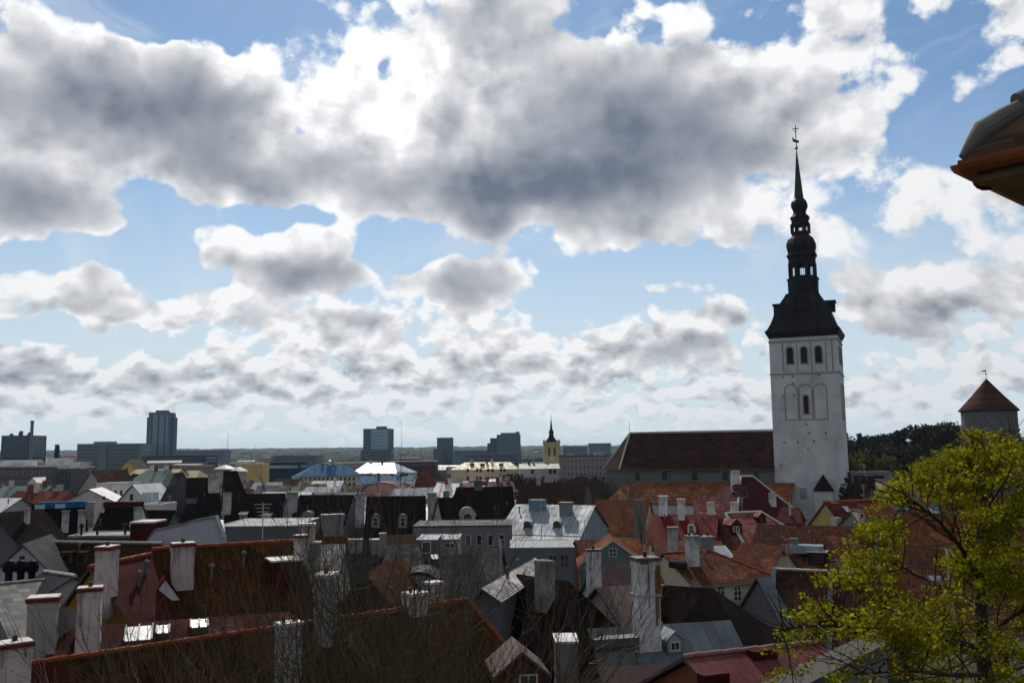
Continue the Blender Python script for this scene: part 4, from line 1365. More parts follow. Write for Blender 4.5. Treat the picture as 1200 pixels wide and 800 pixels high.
block('wide low dark depot under the far hills behind the radio mast', 205, 262, 527, 1500, 40, CONCD, Z_WHITE, cat='depot', name='depot')
block('pale flat warehouse on the far plain left of the glass tower', 318, 372, 533.5, 1250, 40, CONCD, CONC, rows=2, band=True, cat='warehouse', name='warehouse')
block('dim long warehouse between narrow blue tower and stepped block', 531, 572, 527.5, 1400, 40, CONCD, CONCD, rows=2, band=True, cat='warehouse', name='warehouse')
block('grey apartment slab on the skyline just right of the yellow church tower', 660, 688, 523, 1100, 16, CONCD, CONC, rows=4, cols=10, cat='apartment block', name='apartment_block', glass=GLD)
block('long pale apartment slab on the skyline left of the church nave', 690, 716, 519, 1300, 16, CONCD, CONCD, rows=4, cols=10, cat='apartment block', name='apartment_block', glass=GLD)

# yellow church with clock tower
def build_yellow_church():
    Y = 560
    c = P(646.5, 540, Y)
    root = thing('church_tower', 'small yellow church tower with pinnacles and a thin dark spire', 'church tower', (c.x, Y, 0))
    zz = lambda py: P(646.5, py, Y).z
    w = dims(18.6, Y)
    YW = m_wall('yellow_church_plaster', (0.46, 0.38, 0.18), 0.2, scale=0.2)
    mb = MB(); mb.box((0, 0, zz(519) / 2), (w, w, zz(519))); tw = mb.build('tower', YW, root)
    mb = MB(); mb.box((0, 0, zz(518.5)), (w * 1.08, w * 1.08, 0.8)); mb.build('cornice', YW, tw)
    for sx in (-1, 1):
        for sy in (-1, 1):
            mb = MB(); mb.box((sx * w * 0.46, sy * w * 0.46, zz(517.3)), (1.1, 1.1, 2.4), top=0.7); mb.build('pinnacle', YW, tw)
    for dx in (-0.17, 0.17):
        window_at(Vector((dx * w, -w / 2, zz(529))), Vector((1, 0, 0)), Vector((0, -1, 0)), 1.3, 5.0, tw, FRAME_D, 1, 3, arch=True)
    mb = MB(); mb.lathe([(1.0, 0), (1.0, 0.12)], 20)
    mb.build('clock_face', FRAME_W, tw, xf=Matrix.Translation((0, -w / 2 - 0.13, zz(536.5))) @ Matrix.Rotation(PI / 2, 4, 'X') @ Matrix.Translation((0, 0, -0.12)))
    mb = MB(); mb.lathe([(w * 0.42, zz(518)), (w * 0.30, zz(515)), (w * 0.17, zz(512)), (w * 0.13, zz(508)), (w * 0.16, zz(507.2)), (w * 0.15, zz(505.2)), (w * 0.09, zz(503.5)), (w * 0.06, zz(499)), (0.12, zz(489)), (0.08, zz(486.5))], 8)
    mb.build('spire', BLACKM, root)
    mb = MB(); mb.box((0, 0, zz(488)), (1.2, 0.12, 0.2)); mb.tube([(0, 0, zz(489)), (0, 0, zz(486))], 0.07, 5); mb.build('cross', BLACKM, root)


build_yellow_church()

h = house('long yellow building with a pale hipped roof and rows of windows', (545, 541.5), 420, (598, 541), wf=7, rise=3.2, hA=6, hB=4, roof=Z_YELLOW, wall=CREAM, zg=0, name='public_building', cat='public building')
for r_, (a, b) in enumerate(((548.5, 553), (558, 562.5))):
    for px in (548, 559, 563, 572, 577, 587, 591): window(h, 'front', px - 1.2, a, px + 1.6, b, FRAME_D, 1, 1)
for px in (553, 565, 587): dormer(h, px, 545.5, 1.6, 0.8, 'shed', Z_DARK, Z_DARK, win=False)
window_at(Vector((h.x0, 0, h.ze - 3)), Vector((0, -1, 0)), Vector((-1, 0, 0)), 2, 2, h.wall, FRAME_D, 1, 1)
h = house('pale plastered building with grey roof directly below the yellow church tower', (608, 543.5), 405, (655, 543), wf=8, rise=2.0, roof=Z_GREY, wall=OLDWHITE, zg=0, name='public_building', cat='public building')
for px in (624, 645, 650): window(h, 'front', px - 2, 549.5, px + 2, 555, FRAME_D, 2, 2)
h = block('long pinkish grey building with a pale parapet right of the yellow church tower', 655, 714, 533.5, 440, 15, m_wall('pink_grey_plaster', (0.24, 0.20, 0.20), 0.3, scale=0.2), Z_PINKRED, rows=3, cols=11, cat='building', glass=GLD)
roofbox(h, 8, 0, 5, 5, 1.5, OLDWHITE, 'roof_box'); roofbox(h, -6, 0, 3, 4, 1.0, OLDWHITE, 'roof_box')
h = house('cream building with bright blue hipped roof and two rows of windows', (371, 543.5), 480, (402, 543), wf=9, rise=6.2, hA=11, hB=9, roof=Z_BLUE, wall=CREAM, zg=0, name='public_building', cat='public building')
for a, b in ((559, 562.5), (565.5, 569.5)):
    for i in range(13): window(h, 'front', 352.2 + i * 5.1, a, 354.6 + i * 5.1, b, FRAME_D, 1, 1)
mb = MB(); mb.lathe([(1.5, h.zr - 1), (1.5, h.zr + 0.6), (1.0, h.zr + 1.6), (0.2, h.zr + 2.0)], 12); mb.build('roof_lantern', ALU, h.roof)
h = house('building with a glossy silver roof glinting in the sun', (430, 542), 500, (462, 542), wf=13, rise=5.5, hA=3, hB=8, roof=m_metal('glossy_silver_sheet', (0.75, 0.77, 0.8), seam=2.0, rough=0.22, metallic=0.9), wall=CREAM, zg=0, cat='building', name='building')
h = house('long low building with a flat blue awning-like roof in front of the silver roof', (424, 557.5), 400, (486, 557.5), wf=6, wb=6, rise=3.6, roof=Z_BLUE, wall=CREAM, zg=0, cat='building', name='building')
root, wl = arch_house('pink plastered house with a low curved gable below the blue roof', 425, 468, 577, 565.5, 300, 14, Z_PINKRED, m_wall('pink_plaster', (0.50, 0.30, 0.25), 0.3))
house('pink low house beside the curved pink gable, flat pink roof', (466, 570), 305, (487, 570), wf=6, rise=2.5, roof=Z_PINKRED, wall=m_wall('pink_plaster', (0.5, 0.3, 0.25), 0.3))
h = house('small square town tower with a rust-red pyramid roof', (497.5, 550), 310, (499.5, 550), wf=4, rise=5.6, hA=3.1, hB=3.1, roof=T_RUST, wall=BEIGE, name='town_tower', cat='tower')
house('low house with a white sheet roof right of the red pyramid roof', (512, 566), 300, (546, 566), wf=7, rise=4.2, roof=Z_WHITE, wall=OLDWHITE)
house('small house with pink roof peeping over the dark ridge, left of a squat chimney', (541, 565.5), 280, (556, 565), wf=5, rise=2.2, roof=Z_PINKRED, wall=OLDWHITE)
house('small house with white and red sheet roof peeping over the dark ridge', (572, 564), 285, (600, 563), wf=6, rise=3, roof=Z_PINKRED, wall=WHITE)
house('small house with a white roof tucked behind the red and white roof', (574, 561), 300, (587, 561), wf=4, rise=2, roof=Z_WHITE, wall=WHITE)

# ------------------------------------------------------------------ left side, middle distance
h = block('long brown and grey apartment building with white flat roof at the far left', -30, 67, 545.5, 300, 16, m_wall('brown_grey_plaster', (0.13, 0.105, 0.10), 0.3, scale=0.2), Z_WHITE, rows=4, cols=16, cat='apartment block', name='apartment_block', glass=GLD)
roofbox(h, -4, 0, 10, 7, 1.4, Z_WHITE, 'roof_box'); roofbox(h, 9, 3, 7, 5, 2.2, Z_WHITE, 'roof_box')
h = block('dark grey block with tall upright window strips at the end of the brown building', 67, 87, 547, 296, 14, DGREYP, Z_WHITE, rows=0, rz=-4, cat='apartment block', name='apartment_block')
for j in range(4):
    mb = MB(); mb.box((h.x0 + h.w * (0.14 + 0.24 * j), h.yf - 0.04, h.H - 4.5), (0.7, 0.12, 6)); mb.build('window_strip', GLD, h.wall)
roofbox(h, 0.5, 0, 4, 4, 1.4, Z_WHITE, 'roof_box')
block('small pale office cube in front of the banded office block', 82, 93, 540, 420, 12, BEIGE, CONC, rows=3, cols=3, cat='building', glass=GLD)
h = house('yellow gabled house with a small grey window left of the green-grey roof', (150, 538.5), 350, az=8, L=10, wf=5.5, rise=5.5, roof=Z_DARK, wall=YELLOW)
window(h, 'left', 147, 548, 150, 553, FRAME_D, 1, 1)
house('low yellow house peeping out in front of the yellow gable', (134, 554), 330, (147, 554), wf=4, rise=2, roof=Z_YELLOW, wall=YELLOW)
house('big house with a hipped green-grey sheet roof', (172, 550.5), 285, (198, 551), wf=8, rise=5, hA=3, hB=3, roof=Z_GREEN, wall=m_wall('green_grey_plaster', (0.16, 0.19, 0.165), 0.3))
house('long pale yellow roofed house behind the green-grey hipped roof', (160, 549.5), 330, (214, 550), wf=5, rise=2.5, roof=Z_YELLOW, wall=CREAM)
house('small pale yellow hipped roof right of the tall grey gable', (221, 551), 330, (234, 551), wf=5, rise=3, hA=2, hB=2, roof=Z_YELLOW, wall=YELLOW)
def pavilion(label, px, py, w, Y):
    p = P(px, py, Y)
    root = thing('pavilion', label, 'pavilion', (p.x, Y, 0))
    mb = MB(); mb.lathe([(w, p.z - 2.2), (w, p.z - 1.9), (w * 0.45, p.z - 0.5), (0.25, p.z), (0.2, p.z + 0.6)], 16); mb.build('roof', Z_WHITE, root)
    mb = MB(); mb.lathe([(w * 0.8, 0), (w * 0.8, p.z - 2.2)], 16); mb.build('wall', BEIGE, root)
pavilion('round pavilion with a pale pointed roof, left one near the white hall', 264, 544.5, 5.4, 450)
pavilion('round pavilion with a flatter grey roof beside the white hall', 280, 547, 4.4, 445)
h = house('big dark brown gabled house behind the white sunlit rooftops', (107, 551), 240, az=22, L=12, wf=6.5, rise=7.5, roof=T_DBROWN, wall=BEIGE)
chim(h, 104, 107, 547, None, STONE)
h = house('cream gable house tucked behind the dark brown gable', (125, 551), 260, az=10, L=8, wf=3, rise=4, roof=T_DBROWN, wall=CREAM)
h = block('sunlit white flat roofed box house, left one of two', 113, 126.5, 566, 215, 9, WHITE, Z_WHITE, rows=1, cols=2, cat='house', name='house')
h = block('sunlit white flat roofed box house, right one of two', 131.5, 147, 565.5, 212, 9, WHITE, Z_WHITE, rows=1, cols=2, cat='house', name='house')
h = house('whitewashed house with a low wide gable below the sunlit box houses', (104, 573), 190, az=-12, L=12, wf=7, rise=3.6, roof=Z_WHITE, wall=PINKWHITE)
window(h, 'left', 120, 581, 123.5, 585, FRAME_D, 1, 1)
h = house('narrow whitewashed gable house with one dark window, right of the box houses', (155, 567.5), 190, az=18, L=9, wf=3.8, rise=3.5, roof=Z_WHITE, wall=WHITE)
window(h, 'left', 152.5, 578.5, 156, 586, FRAME_D, 1, 2)
house('low shed with a curved pale metal roof right of the narrow white gable', (166, 577), 185, (186, 574), wf=4, rise=3, roof=Z_LIGHT, wall=OLDWHITE)
block('pale pink low block below the curved metal shed', 166, 189, 590.5, 175, 8, PINKWHITE, Z_WHITE, cat='house', name='house')
house('sunlit white sheet roof with dark vents at the left edge of the picture', (-12, 583), 150, (26, 588), wf=7, rise=3.5, roof=Z_WHITE, wall=OLDWHITE)
h = house('grey house end with chimney below the sunlit white sheet roof', (-10, 601), 130, az=20, L=9, wf=6, rise=5, roof=T_DARK, wall=DGREYP)
chim(h, 28, 35, 596, 612, PINKWHITE, SLABRED)
house('low dark red roof strip in front of the brown apartment building', (20, 575), 210, (84, 577), wf=6, rise=3.5, roof=T_RUST, wall=BRICKW)
h = house('low green-grey roof with a white dormer before the brown apartment building', (5, 569), 240, (62, 570), wf=5, rise=3, roof=Z_GREEN, wall=GREYP)
dormer(h, 38, 571, 3, 1.2, 'gable', WHITE, Z_WHITE)
house('low dark house row between the brown apartment block and the dark gable', (60, 578), 225, (92, 577), wf=5, rise=3.5, roof=T_DBROWN, wall=GREYP)

# the row of steep dark roofs
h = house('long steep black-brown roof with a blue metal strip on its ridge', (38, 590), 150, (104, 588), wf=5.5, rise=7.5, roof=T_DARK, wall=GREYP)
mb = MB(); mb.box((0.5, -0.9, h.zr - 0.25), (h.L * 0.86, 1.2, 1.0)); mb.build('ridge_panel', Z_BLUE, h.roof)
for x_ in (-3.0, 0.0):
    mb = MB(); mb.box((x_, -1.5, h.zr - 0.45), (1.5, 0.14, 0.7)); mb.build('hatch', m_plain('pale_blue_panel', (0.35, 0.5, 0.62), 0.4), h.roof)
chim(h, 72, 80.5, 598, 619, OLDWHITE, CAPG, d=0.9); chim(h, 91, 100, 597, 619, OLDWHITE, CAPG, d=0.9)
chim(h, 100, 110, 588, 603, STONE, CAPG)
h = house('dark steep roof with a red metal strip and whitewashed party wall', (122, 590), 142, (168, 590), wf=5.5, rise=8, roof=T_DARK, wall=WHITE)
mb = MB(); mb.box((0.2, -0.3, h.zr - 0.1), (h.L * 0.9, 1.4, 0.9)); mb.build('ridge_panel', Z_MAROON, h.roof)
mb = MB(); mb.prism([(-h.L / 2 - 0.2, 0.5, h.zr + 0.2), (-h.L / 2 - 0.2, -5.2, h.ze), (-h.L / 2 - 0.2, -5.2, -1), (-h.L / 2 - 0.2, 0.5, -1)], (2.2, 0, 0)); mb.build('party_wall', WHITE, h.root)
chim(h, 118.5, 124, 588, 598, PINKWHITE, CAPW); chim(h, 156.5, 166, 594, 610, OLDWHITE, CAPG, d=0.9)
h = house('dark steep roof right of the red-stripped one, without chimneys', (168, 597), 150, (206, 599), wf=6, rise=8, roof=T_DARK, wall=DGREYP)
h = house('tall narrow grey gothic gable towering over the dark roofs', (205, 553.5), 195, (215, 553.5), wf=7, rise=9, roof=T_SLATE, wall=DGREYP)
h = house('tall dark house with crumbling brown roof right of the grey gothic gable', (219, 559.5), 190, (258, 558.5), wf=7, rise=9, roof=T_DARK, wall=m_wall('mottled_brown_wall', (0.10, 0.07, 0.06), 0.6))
chim(h, 243.5, 257.5, 555.5, 573, PINKWHITE, None, d=0.5)
dormer(h, 224, 590, 2, 1.2, 'shed', DGREYP, T_DARK, win=False)
h = house('dark brown hipped roof rising beside the wide pale chimney', (262, 551.5), 200, (278, 551), wf=7, rise=9, hB=3, roof=T_DARK, wall=DGREYP)
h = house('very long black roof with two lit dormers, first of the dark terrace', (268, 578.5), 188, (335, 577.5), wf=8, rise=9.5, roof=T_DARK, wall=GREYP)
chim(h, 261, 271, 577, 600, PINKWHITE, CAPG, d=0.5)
LITM = m_metal('lit_dormer_sheet', (0.5, 0.55, 0.6), seam=1.0, rough=0.3)  # light on these dormers is put into the pale sheet colour
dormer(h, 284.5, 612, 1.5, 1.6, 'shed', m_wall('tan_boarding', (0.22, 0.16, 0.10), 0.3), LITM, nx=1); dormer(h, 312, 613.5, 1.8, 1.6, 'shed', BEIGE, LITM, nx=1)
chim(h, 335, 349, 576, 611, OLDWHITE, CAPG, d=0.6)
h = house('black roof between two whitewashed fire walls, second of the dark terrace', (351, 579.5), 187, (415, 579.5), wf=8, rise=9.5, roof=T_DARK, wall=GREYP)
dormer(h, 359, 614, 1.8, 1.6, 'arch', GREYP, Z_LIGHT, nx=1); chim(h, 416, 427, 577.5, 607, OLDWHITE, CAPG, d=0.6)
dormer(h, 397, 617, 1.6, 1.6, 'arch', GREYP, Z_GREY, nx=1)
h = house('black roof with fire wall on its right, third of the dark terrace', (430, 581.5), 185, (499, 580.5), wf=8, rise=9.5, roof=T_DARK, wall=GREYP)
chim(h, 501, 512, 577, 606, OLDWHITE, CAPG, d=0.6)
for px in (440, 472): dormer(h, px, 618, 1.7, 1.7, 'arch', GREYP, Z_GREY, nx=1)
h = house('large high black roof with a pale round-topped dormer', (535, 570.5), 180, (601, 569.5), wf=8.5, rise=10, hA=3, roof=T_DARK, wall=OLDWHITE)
chim(h, 554.5, 565, 562.5, None, DGREYP, None); chim(h, 519, 527, 575, 585, STONE, None)
dormer(h, 548, 617, 3.0, 2.0, 'arch', OLDWHITE, m_metal('lead_sheet', (0.32, 0.33, 0.34), rough=0.4), nx=1)
h = house('dark roof partly hidden behind the bare trees left of the church', (612, 565), 220, (690, 566), wf=9, rise=9, roof=T_DBROWN, wall=GREYP)
house('black lower roof joining the large black roof on its left', (512, 583), 176, (538, 582), wf=7, rise=8, roof=T_DARK, wall=OLDWHITE)

# roofs in front of the terrace
h = block('flat grey roofed building in front of the first black roof', 252, 348, 616, 120, 14, DGREYP, m_metal('grey_felt_roof', (0.16, 0.175, 0.18), rough=0.6), cat='building')
h = house('small house with two dark red gables and a grey chimney block', (372, 618.5), 96, (398, 616.5), wf=5, rise=4.5, hA=2, hB=2, roof=T_RUST, wall=GREYP)
chim(h, 376, 403, 602, 622, GREYP, CAPG, d=0.5)
h = house('low white house with pale sheet roof beside the dark red gables', (364, 638), 80, (405, 637), wf=4, rise=1.8, roof=T_PALE, wall=WHITE)
chim(h, 363, 376.5, 634, 650, GREYP, CAPW); chim(h, 336, 355, 613, None, PINKWHITE, CAPW)
h = house('dark cluttered roof with three grey chimneys among the twigs', (404, 635), 86, (447, 633), wf=5, rise=5, roof=T_SLATE, wall=STONE)
chim(h, 408, 416, 631, 645, STONE, CAPW); chim(h, 417, 425, 631, 645, STONE, CAPW); chim(h, 433, 446, 631, 645, GREYP, CAPW)
h = house('weathered pale tiled roof behind the bare twigs in mid picture', (449, 638), 76, (490, 634), wf=5, rise=4.5, roof=T_PALE, wall=OLDWHITE)
chim(h, 444, 453, 624, None, GREYP, CAPW)
h = house('narrow dark roof with pale verge above the weathered pale roof', (446, 627), 92, (486, 622), wf=5, rise=3, roof=T_DBROWN, wall=OLDWHITE)
h = block('long grey-white courtyard building below the round-topped dormer', 484, 600, 615.5, 112, 9, m_wall('dull_white_render', (0.17, 0.17, 0.178), 0.5), Z_DARK, rows=1, cols=8, cat='building', margin=0.05, floor_h=2.6)
h = block('dark flat roofed stair box with white door frame among the grey roofs', 488, 512, 632, 92, 6, DGREYP, CAPG, cat='building')
window(h, 'front', 494, 634, 505, 648, FRAME_W, 1, 1)
h = block('small white roof cabin beside the dark stair box', 514, 537, 631.5, 96, 6, OLDWHITE, CAPG, cat='cabin', name='cabin')
window(h, 'front', 522, 636, 533, 642, FRAME_W, 2, 1)
h = house('wide grey slate roof under the bare branches in mid picture', (500, 651), 80, (560, 644), wf=8, rise=6, roof=T_SLATE, wall=GREYP)
skylight(h, 505, 652, 513, 656, 25)
h = house('grey house with a flat-topped end wall left of the grey framed wall', (566, 640), 90, (590, 640), wf=6, rise=4, roof=T_SLATE, wall=GREYP)
h = house('zinc roofed building with two arched vents and rooftop boxes', (604, 590.5), 130, (698, 592.5), wf=7.5, rise=3.5, roof=Z_LIGHT, wall=m_wall('bluish_plaster', (0.22, 0.245, 0.285), 0.2))
for px in (618, 652.5): dormer(h, px, 618, 1.0, 0.35, 'arch', FRAME_D, Z_LIGHT, win=False, name='vent')
chim(h, 619, 641, 585, 596, m_plain('blue_tank_paint', (0.13, 0.2, 0.26), 0.4), None, d=0.5, name='tank'); chim(h, 655, 672, 588, 602, GREYP, CAPG, d=0.8)
mb = MB(); mb.prism([(h.x0 - 0.3, h.yf - 0.5, h.ze - 0.1), (h.x1 + 0.3, h.yf - 0.5, h.ze - 0.1), (h.x1 + 0.3, h.yf - 3.2, h.ze - 1.5), (h.x0 - 0.3, h.yf - 3.2, h.ze - 1.5)], (0, 0, -0.15)); mb.build('lower_roof', m_metal('bluish_zinc', (0.2, 0.225, 0.265), rough=0.5), h.root)
mb = MB(); mb.box(((h.x0 + h.x1) / 2, h.yf - 1.55, (h.ze - 1.7) / 2 - 0.5), (h.x1 - h.x0, 3.0, h.ze - 1.7)); mb.build('lower_wall', m_wall('bluish_plaster', (0.22, 0.245, 0.285), 0.2), h.root)
mb = MB(); mb.tube([(1.5, h.yf - 3.3, 0), (1.5, h.yf - 3.3, h.zr + 1.5)], 0.05, 5); mb.build('flag_pole', ALU, h.root)
h = block('grey rendered wall building with wide framed windows below the zinc roof', 598, 673, 641, 96, 8, m_wall('grey_render', (0.13, 0.14, 0.145), 0.3), CAPG, cat='building')
for px in (642, 656): window(h, 'front', px, 649, px + 11, 666, GREYP, 2, 2)

# ------------------------------------------------------------------ right middle distance
h = house('broad rust-red hipped roof with an arched dormer right below the church nave', (868, 558), 185, (882, 557), wf=9, rise=8.2, hA=7, hB=6, roof=Z_MAROON, wall=BRICKW, ridge=RIDGE_P)
dormer(h, 871.5, 583, 2.2, 1.4, 'arch', BROWNW, Z_MAROON, FRAME_D)
chim(h, 856, 867.5, 551, 566, WHITE, None, d=0.8); chim(h, 901, 910, 577, 591, WHITE, None, d=0.8)
h = house('bright red painted roof with an oval white-framed dormer', (764, 602), 150, (842, 603), wf=6, rise=4.3, roof=Z_RED, wall=CREAM)
dormer(h, 810.5, 626, 1.25, 1.2, 'arch', FRAME_W, Z_RED, FRAME_W, nx=2)
chim(h, 772, 783, 580.5, 602, WHITE, CAPW, d=0.7); chim(h, 794, 803.5, 584, 607, WHITE, CAPW, d=0.7)
for i in range(7):
    p = on_ridge(h, 785 + i * 9)
    mb = MB(); mb.lathe([(0.05, p.z), (0.12, p.z + 0.25), (0.02, p.z + 0.4)], 6, (p.x, 0)); mb.build('finial', FRAME_W, h.roof)
h = house('faded pink tiled hipped roof with a red-cheeked dormer right of the bright red roof', (850, 601), 146, (892, 595), wf=8, rise=5.2, hA=1, hB=5, roof=T_PINK, wall=YELLOW, ridge=RIDGE_P)
dormer(h, 863, 624, 1.9, 1.2, 'gable', Z_MAROON, Z_RED, FRAME_W); dormer(h, 893, 612, 1.4, 0.9, 'gable', Z_MAROON, Z_RED, FRAME_D, nx=1)
h2 = house('low pink roofed house with a white gable verge behind the bright red roof', (812, 581), 172, (842, 581), wf=5, rise=4, roof=T_PINK, wall=YELLOW)
chim(h2, 828.5, 838.5, 588, 601, WHITE, None, d=0.8); chim(h2, 856, 865.5, 588, 599, WHITE, None, d=0.8)
h = house('small maroon roofed house with a porch at the foot of the white church tower', (916, 594), 165, (936, 595), wf=4, rise=2.5, hA=1, hB=1, roof=Z_MAROON, wall=Z_MAROON)
chim(h, 925, 927, 588, 604, WHITE, None)
h = house('orange tiled house with a tall grey chimney behind the bright red roof', (700, 585), 176, (762, 586), wf=7, rise=6, hA=2, roof=T_ORANGE, wall=BEIGE)
chim(h, 743, 757, 585, 626, GREYP, None, d=0.6)
h = house('yellow walled house with a long red roof left of the pink dormered roof', (765, 633), 128, (846, 633), wf=5, rise=2.0, roof=T_BROWN, wall=YELLOW)
chim(h, 783, 795.5, 617, 646, OLDWHITE, CAPG, d=0.7)
h = house('olive yellow gabled house with a white chimney on its end and red tiled side roof', (965.5, 588), 130, (1034, 583.5), wf=5.2, rise=4.4, roof=T_RUST, wall=OLIVE, ridge=RIDGE)
q = P(971.5, 590, 127.0); l = h.Mi @ q
mb = MB(); mb.box((h.x0 - 0.5, l.y, (l.z - 3.5) / 2 + 1.6), (0.8, 1.3, l.z - 3.5)); mb.box((h.x0 - 0.5, l.y, l.z + 0.02), (0.95, 1.5, 0.2), 1); mb.build('chimney', [OLDWHITE, SLABRED], h.wall)
skylight(h, 988, 594, 996, 600, 30, FRAME_W)
dormer(h, 1011, 609, 1.3, 1.1, 'shed', FRAME_W, T_RUST, nx=1)
h = house('orange tiled lower wing of the olive house with a small white dormer', (1004, 590), 122, (1040, 588), wf=5, rise=3.6, roof=T_ORANGE, wall=GREYP)
dormer(h, 1010, 609, 0.9, 1.0, 'shed', FRAME_W, T_ORANGE, nx=1)
h = house('dark roofed house with red lower eaves right of the white church tower', (1000, 557), 190, (1036, 557), wf=8, rise=6, roof=T_DARK, wall=BRICKW)
chim(h, 1027, 1034, 568, 577, WHITE, None)
house('blue-grey sheet roof wedged right of the white church tower', (1022, 575), 160, (1036, 570), wf=5, rise=3, roof=Z_GREY, wall=GREYP)
block('low grey wall strip under the wooded slope right of the church tower', 998, 1046, 552.5, 240, 8, GREYP, CAPG, cat='wall', name='boundary_wall', parapet=0.3)
h = house('long brown tiled roof with a sunken teal roof terrace', (888, 614), 112, (1028, 617), wf=10, rise=7.5, hA=2, roof=T_BROWN, wall=CREAM)
mb = MB()
c = on_front(h, 946, 644)
mb.box((c.x, c.y, c.z + 0.15), (3.6, 2.6, 0.9)); mb.build('roof_terrace', m_metal('teal_sheet', (0.30, 0.37, 0.38), rough=0.4), h.roof)
dormer(h, 958, 661, 2.0, 1.3, 'box', Z_DARK, m_metal('pale_teal_sheet', (0.46, 0.50, 0.52), rough=0.4), win=True, frame=FRAME_D)
chim(h, 925.5, 936, 630, 646, GREYP, None, d=0.7, back=-0.2)
chim(h, 1021, 1031.5, 612, 628, m_wall('blue_grey_render', (0.14, 0.17, 0.22), 0.3), CAPG)
mb = MB(); mb.prism([(h.L / 2 - 0.35, 0, h.zr + 0.02), (h.L / 2 + 0.05, 0, h.zr + 0.02), (h.L / 2 + 0.05, -10, h.ze + 0.02), (h.L / 2 - 0.35, -10, h.ze + 0.02)], (0, 0, 0.12)); mb.build('verge_flashing', Z_GREY, h.roof)
h = house('small red roofed gable with white verge in front of the roof terrace', (920, 640), 101, az=-38, L=6, wf=3.2, rise=3.0, roof=T_RUST, wall=BEIGE)
chim(h, 917, 925, 632, None, BRICKW, None)
h = house('dark brown tiled roof crossed by a pale flashing strip, with two thin aerials', (905, 666), 88, (1010, 673.5), wf=8, rise=7, roof=T_DBROWN, wall=GREYP, ridge=RIDGE_P)
for px, w_ in ((907, .45), (973, .4)):
    c = on_front(h, px, 672 if px < 950 else 674)
    mb = MB(); mb.prism([(c.x - w_ / 2, -0.1, h.zr + 0.01), (c.x + w_ / 2, -0.1, h.zr + 0.01), (c.x + w_ / 2, -8, h.ze + 0.02), (c.x - w_ / 2, -8, h.ze + 0.02)], (0, 0, 0.1)); mb.build('flashing', Z_GREY, h.roof)
antenna(h, 983, 654, 700); antenna(h, 1001, 668, 705)
h = house('grey-blue valley roof tucked left of the dark brown tiled roof', (886, 676), 84, (902, 674), wf=5, rise=5, roof=Z_GREY, wall=DGREYP)
h = house('long orange pantiled roof glimpsed through the green maple', (1066, 584), 125, (1250, 586), wf=11, rise=8.5, roof=T_ORANGE, wall=BEIGE)
chim(h, 1092, 1100, 580, 594, GREYP, CAPG); skylight(h, 1086, 596, 1100, 602, 35, Z_LIGHT)
h = house('brown roof with a pale verge seen through the lower maple branches', (1060, 641), 86, (1200, 650), wf=8, rise=6, roof=T_BROWN, wall=CREAM)
skylight(h, 1088, 676, 1102, 682, 35, Z_LIGHT)
mb = MB(); mb.prism([(-h.L / 2 + 3.4, 0, h.zr + 0.02), (-h.L / 2 + 3.8, 0, h.zr + 0.02), (-h.L / 2 + 3.8, -8, h.ze + 0.02), (-h.L / 2 + 3.4, -8, h.ze + 0.02)], (0, 0, 0.1)); mb.build('flashing', Z_GREY, h.roof)
h = house('ochre rendered house with a dark chimney behind the top left of the maple', (1030, 603), 112, az=60, L=9, wf=4, rise=3.5, roof=T_ORANGE, wall=OCHRE)
h = block('brick red and cream building standing behind the maple crown', 1108, 1230, 556, 165, 12, m_wall('brick_upper_wall', (0.24, 0.12, 0.08), 0.4), Z_GREY, rows=2, cols=9, cat='building')
h = block('cream flat block with small windows left of the brick red and cream building', 1050, 1106, 563, 175, 10, CREAM, Z_GREY, rows=2, cols=7, cat='building')

# ------------------------------------------------------------------ centre, near
h = house('orange tiled roof with brick red wall left of the grey-green gable', (673, 632.5), 108, (748, 630), wf=5, rise=3.2, roof=T_ORANGE, wall=BRICKW)
h = house('house with a grey-green boarded gable and small window', (718, 632), 99, az=3, L=7, wf=3.9, rise=2.8, roof=T_ORANGE, wall=GREENW, edge=FRAME_W)
window(h, 'left', 713.5, 642, 722.5, 652, FRAME_W, 2, 2)
mb = MB(); mb.box((h.x0 - 0.06, 0, h.ze - 0.2), (0.14, 7.4, 0.18)); mb.build('string_course', OLDWHITE, h.wall)
h = house('rust stained metal roofed house behind the tall white chimneys', (692, 664), 72, (768, 657), wf=5, rise=4.5, roof=Z_RUSTY, wall=OLDWHITE)
chim(h, 687, 706.5, 643, 716, WHITE, m_plain('soot_dark_capping', (0.08, 0.05, 0.045), 0.7), d=0.6, name='chimney', label='tall slender white chimney with dark capped top')
h = house('low house with rusty tiled pent roof and one small window, under the tall white chimneys', (698, 688), 66, (745, 684), wf=4, rise=2.6, roof=Z_RUSTY, wall=BEIGE)
window(h, 'front', 728.5, 734, 738, 746, FRAME_W, 2, 2)
chim(h, 743.5, 743.9, 690, 700, WHITE, None)
h = house('grey seamed metal roof house carrying the tallest white rust-streaked chimney', (688, 736), 57, (856, 726), wf=7, rise=5.6, roof=Z_GREY, wall=OLDWHITE)
RSTK = m_wall('rust_streaked_white_plaster', (0.68, 0.66, 0.65), 0.95, scale=1.0, stain=(0.26, 0.10, 0.03))
tc = chim(h, 741, 776, 652, 752, WHITE, m_plain('soot_dark_capping', (0.08, 0.05, 0.045), 0.7), d=0.8, name='chimney', label='tallest white chimney with rust streaks down its edge')
bb = [Vector(v) for v in tc.bound_box]
cx_, cy_, x0_, x1_, y0_, z1_ = (bb[0].x + bb[6].x) / 2, (bb[0].y + bb[6].y) / 2, bb[0].x, bb[6].x, bb[0].y, bb[6].z
mb = MB()
for dx in (-0.28, 0.0): mb.box((cx_ + dx - 0.15, y0_ + 0.03, z1_ - 0.55), (0.2, 0.1, 0.28))
mb.build('flue_opening', FRAME_D, h.roof)
